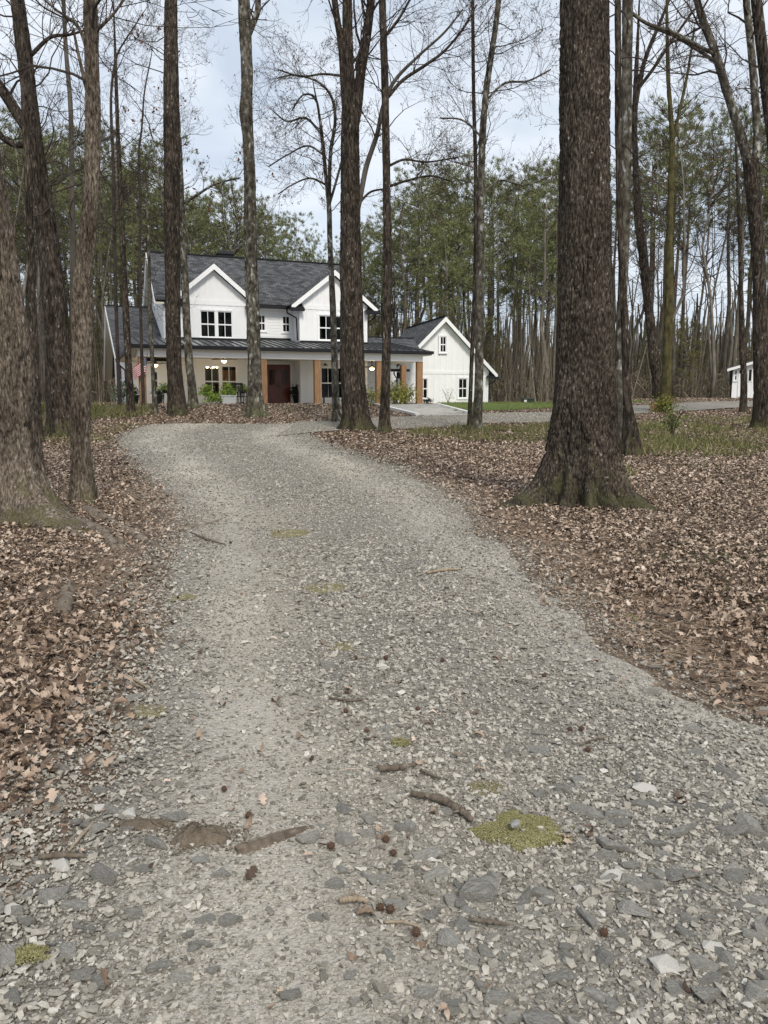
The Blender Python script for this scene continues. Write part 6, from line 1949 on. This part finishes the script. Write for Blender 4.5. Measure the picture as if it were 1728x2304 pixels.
# a far house and a parked car glimpsed between the trunks
fh = P(1385, 840, 118); fh.z = gz(fh.x, fh.y)
fhs = empty('far_house', fh, .15, 'distant pale house with red brick base glimpsed between the trunks', 'house')
MB().box(-7.5, 7.5, 0, 7, 2.6, 6.2).build('wall', M['far_wall'], fhs)
MB().box(-7.5, 7.5, -.02, 7, -1, 2.58).build('brick_base', M['far_brick'], fhs)
roof_slab('roof', fhs, [(-8, -.6, 6.1), (8, -.6, 6.1), (8, 3.5, 8.6), (-8, 3.5, 8.6)], M['far_roof'])
roof_slab('roof', fhs, [(8, 7.6, 6.1), (-8, 7.6, 6.1), (-8, 3.5, 8.6), (8, 3.5, 8.6)], M['far_roof'])
for x in (-5, -2, 2, 5):
    MB().box(x - .5, x + .5, -.06, -.02, 3.5, 5.1).build('window', M['black'], fhs)
cp = P(1215, 866, 96); cp.z = gz(cp.x, cp.y)
car = empty('parked_car', (cp.x, cp.y, cp.z), .2, 'pale blue car parked far off behind the trunks beyond the lawn', 'car')
zc = max(0.25, P(1215, 872, 96).z - cp.z)
car.location.z = cp.z
cm_ = MB()
cm_.prism([(-2.2, .3), (2.2, .3), (2.25, .75), (1.5, .9), (.8, 1.42), (-.9, 1.45), (-1.7, .95), (-2.2, .85)], 'y', -.85, .85)
cm_.build('body', M['car_paint'], car)
MB().prism([(1.3, .93), (.75, 1.36), (-.85, 1.38), (-1.5, .97)], 'y', -.87, .87).build('windows', M['black'], car)
for x in (-1.35, 1.35):
    for s in (-1, 1):
        wv = MB().tube([(x, s * .7, .32), (x, s * .9, .32)], .32, 16).build('wheel', M['pot'], car)
        MB().tube([(x, s * .9, .32), (x, s * .91, .32)], .18, 12).build('rim', M['cushion'], wv)

# ------------------------------------------------------------------ on the drive: seed balls, sticks, moss
def ball_mesh():
    bm = bmesh.new()
    bmesh.ops.create_icosphere(bm, subdivisions=1, radius=.78)
    vs = [v.co.copy() for v in bm.verts]
    V = [tuple(v) for v in vs]; Fc = [tuple(v.index for v in f.verts) for f in bm.faces]
    for f in list(bm.faces):
        c = f.calc_center_median(); n_ = c.normalized()
        t = n_.orthogonal().normalized() * .12
        b = len(V)
        V += [tuple(c + t), tuple(c - t * .5 + n_.cross(t) * .87), tuple(c - t * .5 - n_.cross(t) * .87), tuple(n_ * random.uniform(1.0, 1.2))]
        Fc += [(b, b + 1, b + 3), (b + 1, b + 2, b + 3), (b + 2, b, b + 3)]
    bm.free()
    me = bpy.data.meshes.new('seed_ball'); me.from_pydata(V, [], Fc); me.materials.append(M['burr'])
    return me
bme = ball_mesh()
for px, py in ((745, 1922), (868, 1908), (885, 1938), (856, 2060), (878, 2068), (936, 2120), (1358, 2122), (1282, 1655), (1308, 1652), (1322, 1700), (868, 1490), (996, 1495), (780, 1570), (940, 1608), (778, 1612), (825, 1658),
               (770, 1372), (988, 1358), (847, 1342), (800, 1490), (1224, 1532), (560, 1852), (1264, 1788), (505, 1790), (1705, 1462), (1585, 1388), (1591, 1400), (1675, 1572), (255, 1280), (262, 1262), (330, 1318), (650, 1140), (545, 1175), (372, 1120), (480, 1165)):
    h = ground_hit(px, py)
    o = bpy.data.objects.new('seed_ball', bme)
    s = random.uniform(.0145, .018)
    o.location = (h.x, h.y, h.z + .012 + s * .9); o.scale = (s, s, s); o.rotation_euler = (random.random() * 6, random.random() * 6, random.random() * 6)
    COL.objects.link(o)
    tag(o, 'spiky brown seed ball lying on the drive or its edge', 'seed ball', 'spiky seed balls strewn over the drive')
def stick(pix, w, mt, label, lift=.9):
    return crawl('stick', pix, w, M[mt], None, lift, label, 'stick', 7, .024)
stick([(925, 1805), (980, 1818), (1030, 1842), (1062, 1865)], (.011, .014, .014, .009), 'stick', 'long dark mossy stick pointing at the large moss patch')
stick([(850, 1748), (890, 1746), (932, 1738)], (.012, .012, .010), 'stick', 'short dark knobbly stick lying across the drive above the mossy one')
stick([(945, 1748), (968, 1760), (990, 1768)], (.007, .007, .005), 'stick', 'thin dark twig end just right of the short knobbly stick')
wh, we_ = ground_hit(530, 1932), ground_hit(690, 1874)
wd_ = (we_ - wh); wl_n = 16
wm = MB()
for i in range(wl_n + 1):
    t = i / wl_n
    wdt = .030 * (math.sin(math.pi * (.12 + .8 * t)) ** .6) * random.uniform(.85, 1.1)
    zt2 = .028 * (1 - .4 * t) * random.uniform(.8, 1.1)
    for k, (q, zz) in enumerate(((-1.0, -.01), (-.75, .7), (-.2, 1.0), (.25, .75), (.6, .85), (1.0, -.01))):
        wm.v.append((t + random.uniform(-.02, .02) * (k % 2), q * wdt, zz * zt2 + .012))
for i in range(wl_n):
    for k in range(5):
        a0 = i * 6 + k
        wm.f.append((a0, a0 + 6, a0 + 7, a0 + 1))
wm.f += [tuple(range(6)), tuple(range(wl_n * 6, wl_n * 6 + 6))[::-1]]
L_ = wd_.length
wm.v = [(x * L_, y, z) for x, y, z in wm.v]
wo_ = wm.build('split_wood', M['stick'], None, False, wh)
wo_.rotation_euler.z = math.atan2(wd_.y, wd_.x)
tag(wo_, 'weathered split piece of wood left of the seed balls', 'wood')
stick([(765, 2053), (800, 2048), (828, 2050)], (.009, .010, .006), 'stick_pale', 'little reddish stick above the pair of seed balls')
stick([(865, 2095), (905, 2100), (945, 2106)], (.004, .005, .004), 'stick_pale', 'thin straw-brown twig below the pair of seed balls')
stick([(1055, 2095), (1100, 2100), (1145, 2104)], (.006, .006, .004), 'stick', 'slim brown twig beside a grey stone at lower right of centre')
stick([(740, 1583), (785, 1590), (815, 1586)], (.006, .007, .005), 'stick', 'small brown twig in the middle of the drive beneath three seed balls')
stick([(1305, 1692), (1335, 1680), (1372, 1670)], (.005, .005, .003), 'stick', 'thin curved twig near the right wheel track')
stick([(90, 1950), (140, 1945), (190, 1948)], (.008, .009, .006), 'stick', 'dark stick at the lower left beside the leaves')
stick([(155, 1935), (185, 1900), (212, 1868)], (.005, .006, .004), 'stick_pale', 'thin forked-looking twig standing out of the lower left stones')
stick([(275, 1530), (305, 1542), (336, 1562)], (.005, .006, .004), 'stick_pale', 'pale bent twig at the left leaf edge')
stick([(1490, 1440), (1540, 1462), (1580, 1482)], (.007, .008, .005), 'stick_pale', 'straight pale stick in the pine straw right of the drive')
stick([(1460, 1390), (1500, 1396), (1520, 1408)], (.008, .009, .006), 'stick', 'dark stick in the pine straw near a small moss tuft')
stick([(1640, 1485), (1690, 1484), (1726, 1490)], (.008, .008, .006), 'stick', 'dark stick at the right frame edge in the straw')
stick([(960, 1298), (1000, 1292), (1038, 1288)], (.012, .014, .008), 'stick_pale', 'pale weathered stick far up the right wheel track')
stick([(430, 1205), (470, 1222), (508, 1232)], (.010, .012, .006), 'stick', 'dark stick on the left wheel track above the root')
stick([(1470, 1310), (1520, 1318), (1600, 1330)], (.009, .011, .006), 'stick', 'long stick among the leaves right of the great oak foot')
lg = [(140, 1395), (150, 1360), (152, 1335)]
crawl('log', lg, (.05, .055, .045), M['root_bark'], None, .7, 'short lichened chunk of wood standing out of the left leaves', 'log', 10)

def moss(px, py, rx, ry, label, mt='moss', dens=1.0):
    """a ragged patch: tiny tufts (or soil crumbs) that follow a broken outline"""
    h = ground_hit(px, py)
    sx = rx / FPX * math.hypot(h.y, 1.5)
    sy = abs(ground_hit(px, py - ry).y - ground_hit(px, py + ry).y) / 2
    ph = random.uniform(0, 50)
    root = empty('dirt_patch' if mt == 'soil_crumb' else 'moss_patch', (h.x, h.y, h.z), 0, label, 'dirt' if mt == 'soil_crumb' else 'moss')
    k = int(min(26000, (30000 if mt == 'soil_crumb' else 330000) * sx * sy * 4 * dens + 300))
    X_, Y_ = rng.uniform(-1.25, 1.25, k), rng.uniform(-1.25, 1.25, k)
    fld = 1 - (X_ ** 2 + Y_ ** 2) + .62 * vnoise(X_ * 2.2 + ph, Y_ * 2.2, 1.0) + .4 * vnoise(X_ * 6 + ph, Y_ * 6, 2.0)
    keep = fld > rng.uniform(0, .35, k)
    X_, Y_, fld = X_[keep] * sx, Y_[keep] * sy, fld[keep]
    n = len(X_)
    Z_ = terrain(h.x + X_, h.y + Y_) - h.z + .016 + .0006 * h.y + .010 * np.clip(fld, 0, 1) * (mt == 'moss')
    s = Scatter()
    if mt == 'soil_crumb':
        nn, VV = 40, [(0, 0, .05 if dens > .5 else .03)]
        for r_, zz in ((.3, .045), (.55, .032), (.8, .016), (1.0, -.01)):
            for i in range(nn):
                a_ = 2 * math.pi * i / nn
                kk = .62 * r_ * (1 + .45 * float(vnoise(math.cos(a_) * 1.6 + ph, math.sin(a_) * 1.6, 3.0)) + .25 * float(vnoise(math.cos(a_) * 5 + ph, math.sin(a_) * 5, 4.0)))
                VV.append((sx * kk * math.cos(a_), sy * kk * math.sin(a_), (zz + random.gauss(0, .005)) * (1 if dens > .5 else .6) + .012))
        FF = [(0, 1 + i, 1 + (i + 1) % nn) for i in range(nn)]
        for r_ in range(3):
            for i in range(nn):
                p_, q_ = 1 + r_ * nn + i, 1 + r_ * nn + (i + 1) % nn
                FF += [(p_, p_ + nn, q_ + nn), (p_, q_ + nn, q_)]
        obj('mound', np_mesh('mound', np.array(VV), np.array(FF), True), M['dirt'], root)
        sc = rng.uniform(.002, .007, n)
        s.add(peb_s, np.stack([X_, Y_, Z_], 1), sc, rng.uniform(0, 6.28, n), rng.normal(0, .3, n), rng.normal(0, .3, n))
        s.build('crumbs', M[mt], root)['kind'] = 'stuff'
    else:
        sc = rng.uniform(.0014, .0034, n) * (1 + .12 * max(0, h.y - 3))
        pl = [(np.array([(-.8, -.5, 0), (.8, -.5, 0), (.9, .4, .3), (0, 1, .5), (-.9, .4, .3), (0, 0, .9)]), np.array([(0, 1, 5), (1, 2, 5), (2, 3, 5), (3, 4, 5), (4, 0, 5)]))]
        s.add(pl, np.stack([X_, Y_, Z_], 1), sc, rng.uniform(0, 6.28, n), rng.normal(0, .35, n), rng.normal(0, .35, n))
        s.build('tufts', M['moss_blade' if mt == 'moss' else 'moss_dull'], root)['kind'] = 'stuff'
    return h
mh = moss(1172, 1882, 100, 46, 'largest bright yellow-green moss patch with a grey stone on it')
moss(900, 1680, 20, 10, 'little vivid green moss cushion in the middle of the drive')
moss(735, 1328, 46, 13, 'olive moss patch high in the middle of the drive', 'dull', .35)
moss(770, 1460, 28, 12, 'faint olive moss patch left of three seed balls', 'dull', .35)
moss(1090, 1785, 36, 18, 'brownish moss patch above the largest one', 'dull', .35)
moss(335, 1608, 44, 18, 'olive moss patch at the left edge by the pale twig', 'dull', .35)
moss(60, 2165, 50, 22, 'green moss at the lower left corner among stones')
moss(1424, 1397, 13, 7, 'tiny bright moss tuft at the right gravel edge')
moss(650, 1205, 40, 9, 'thin moss film far up the middle of the drive', 'dull', .35)
moss(410, 1350, 26, 8, 'small moss spot by the left leaf edge', 'dull', .35)
moss(450, 1895, 95, 34, 'dark churned soil patch at lower left of the drive', 'soil_crumb', .55)
moss(330, 1870, 90, 16, 'dark soil streak among the lower left stones', 'soil_crumb', .4)
pm_ = stone_meshes[3].copy(); pm_.materials.clear(); pm_.materials.append(M['moss_stone'])
sm = bpy.data.objects.new('pebble', pm_)
hh_ = ground_hit(1155, 1884)
sm.location = (hh_.x, hh_.y, hh_.z + .05); sm.scale = (.034, .034, .046); sm.rotation_euler = (.1, 0, .2)
COL.objects.link(sm)
tag(sm, 'smooth grey stone lying on the largest moss patch', 'stone')
lf_o = bpy.data.objects.new('curled_leaf', leaf_meshes[2])
hl = ground_hit(1078, 1392)
lf_o.location = (hl.x, hl.y, hl.z + .04); lf_o.scale = (.09, .09, .12); lf_o.rotation_euler = (.5, .3, 1.4)
COL.objects.link(lf_o)
tag(lf_o, 'single curled brown leaf upright on the right wheel track', 'leaf')
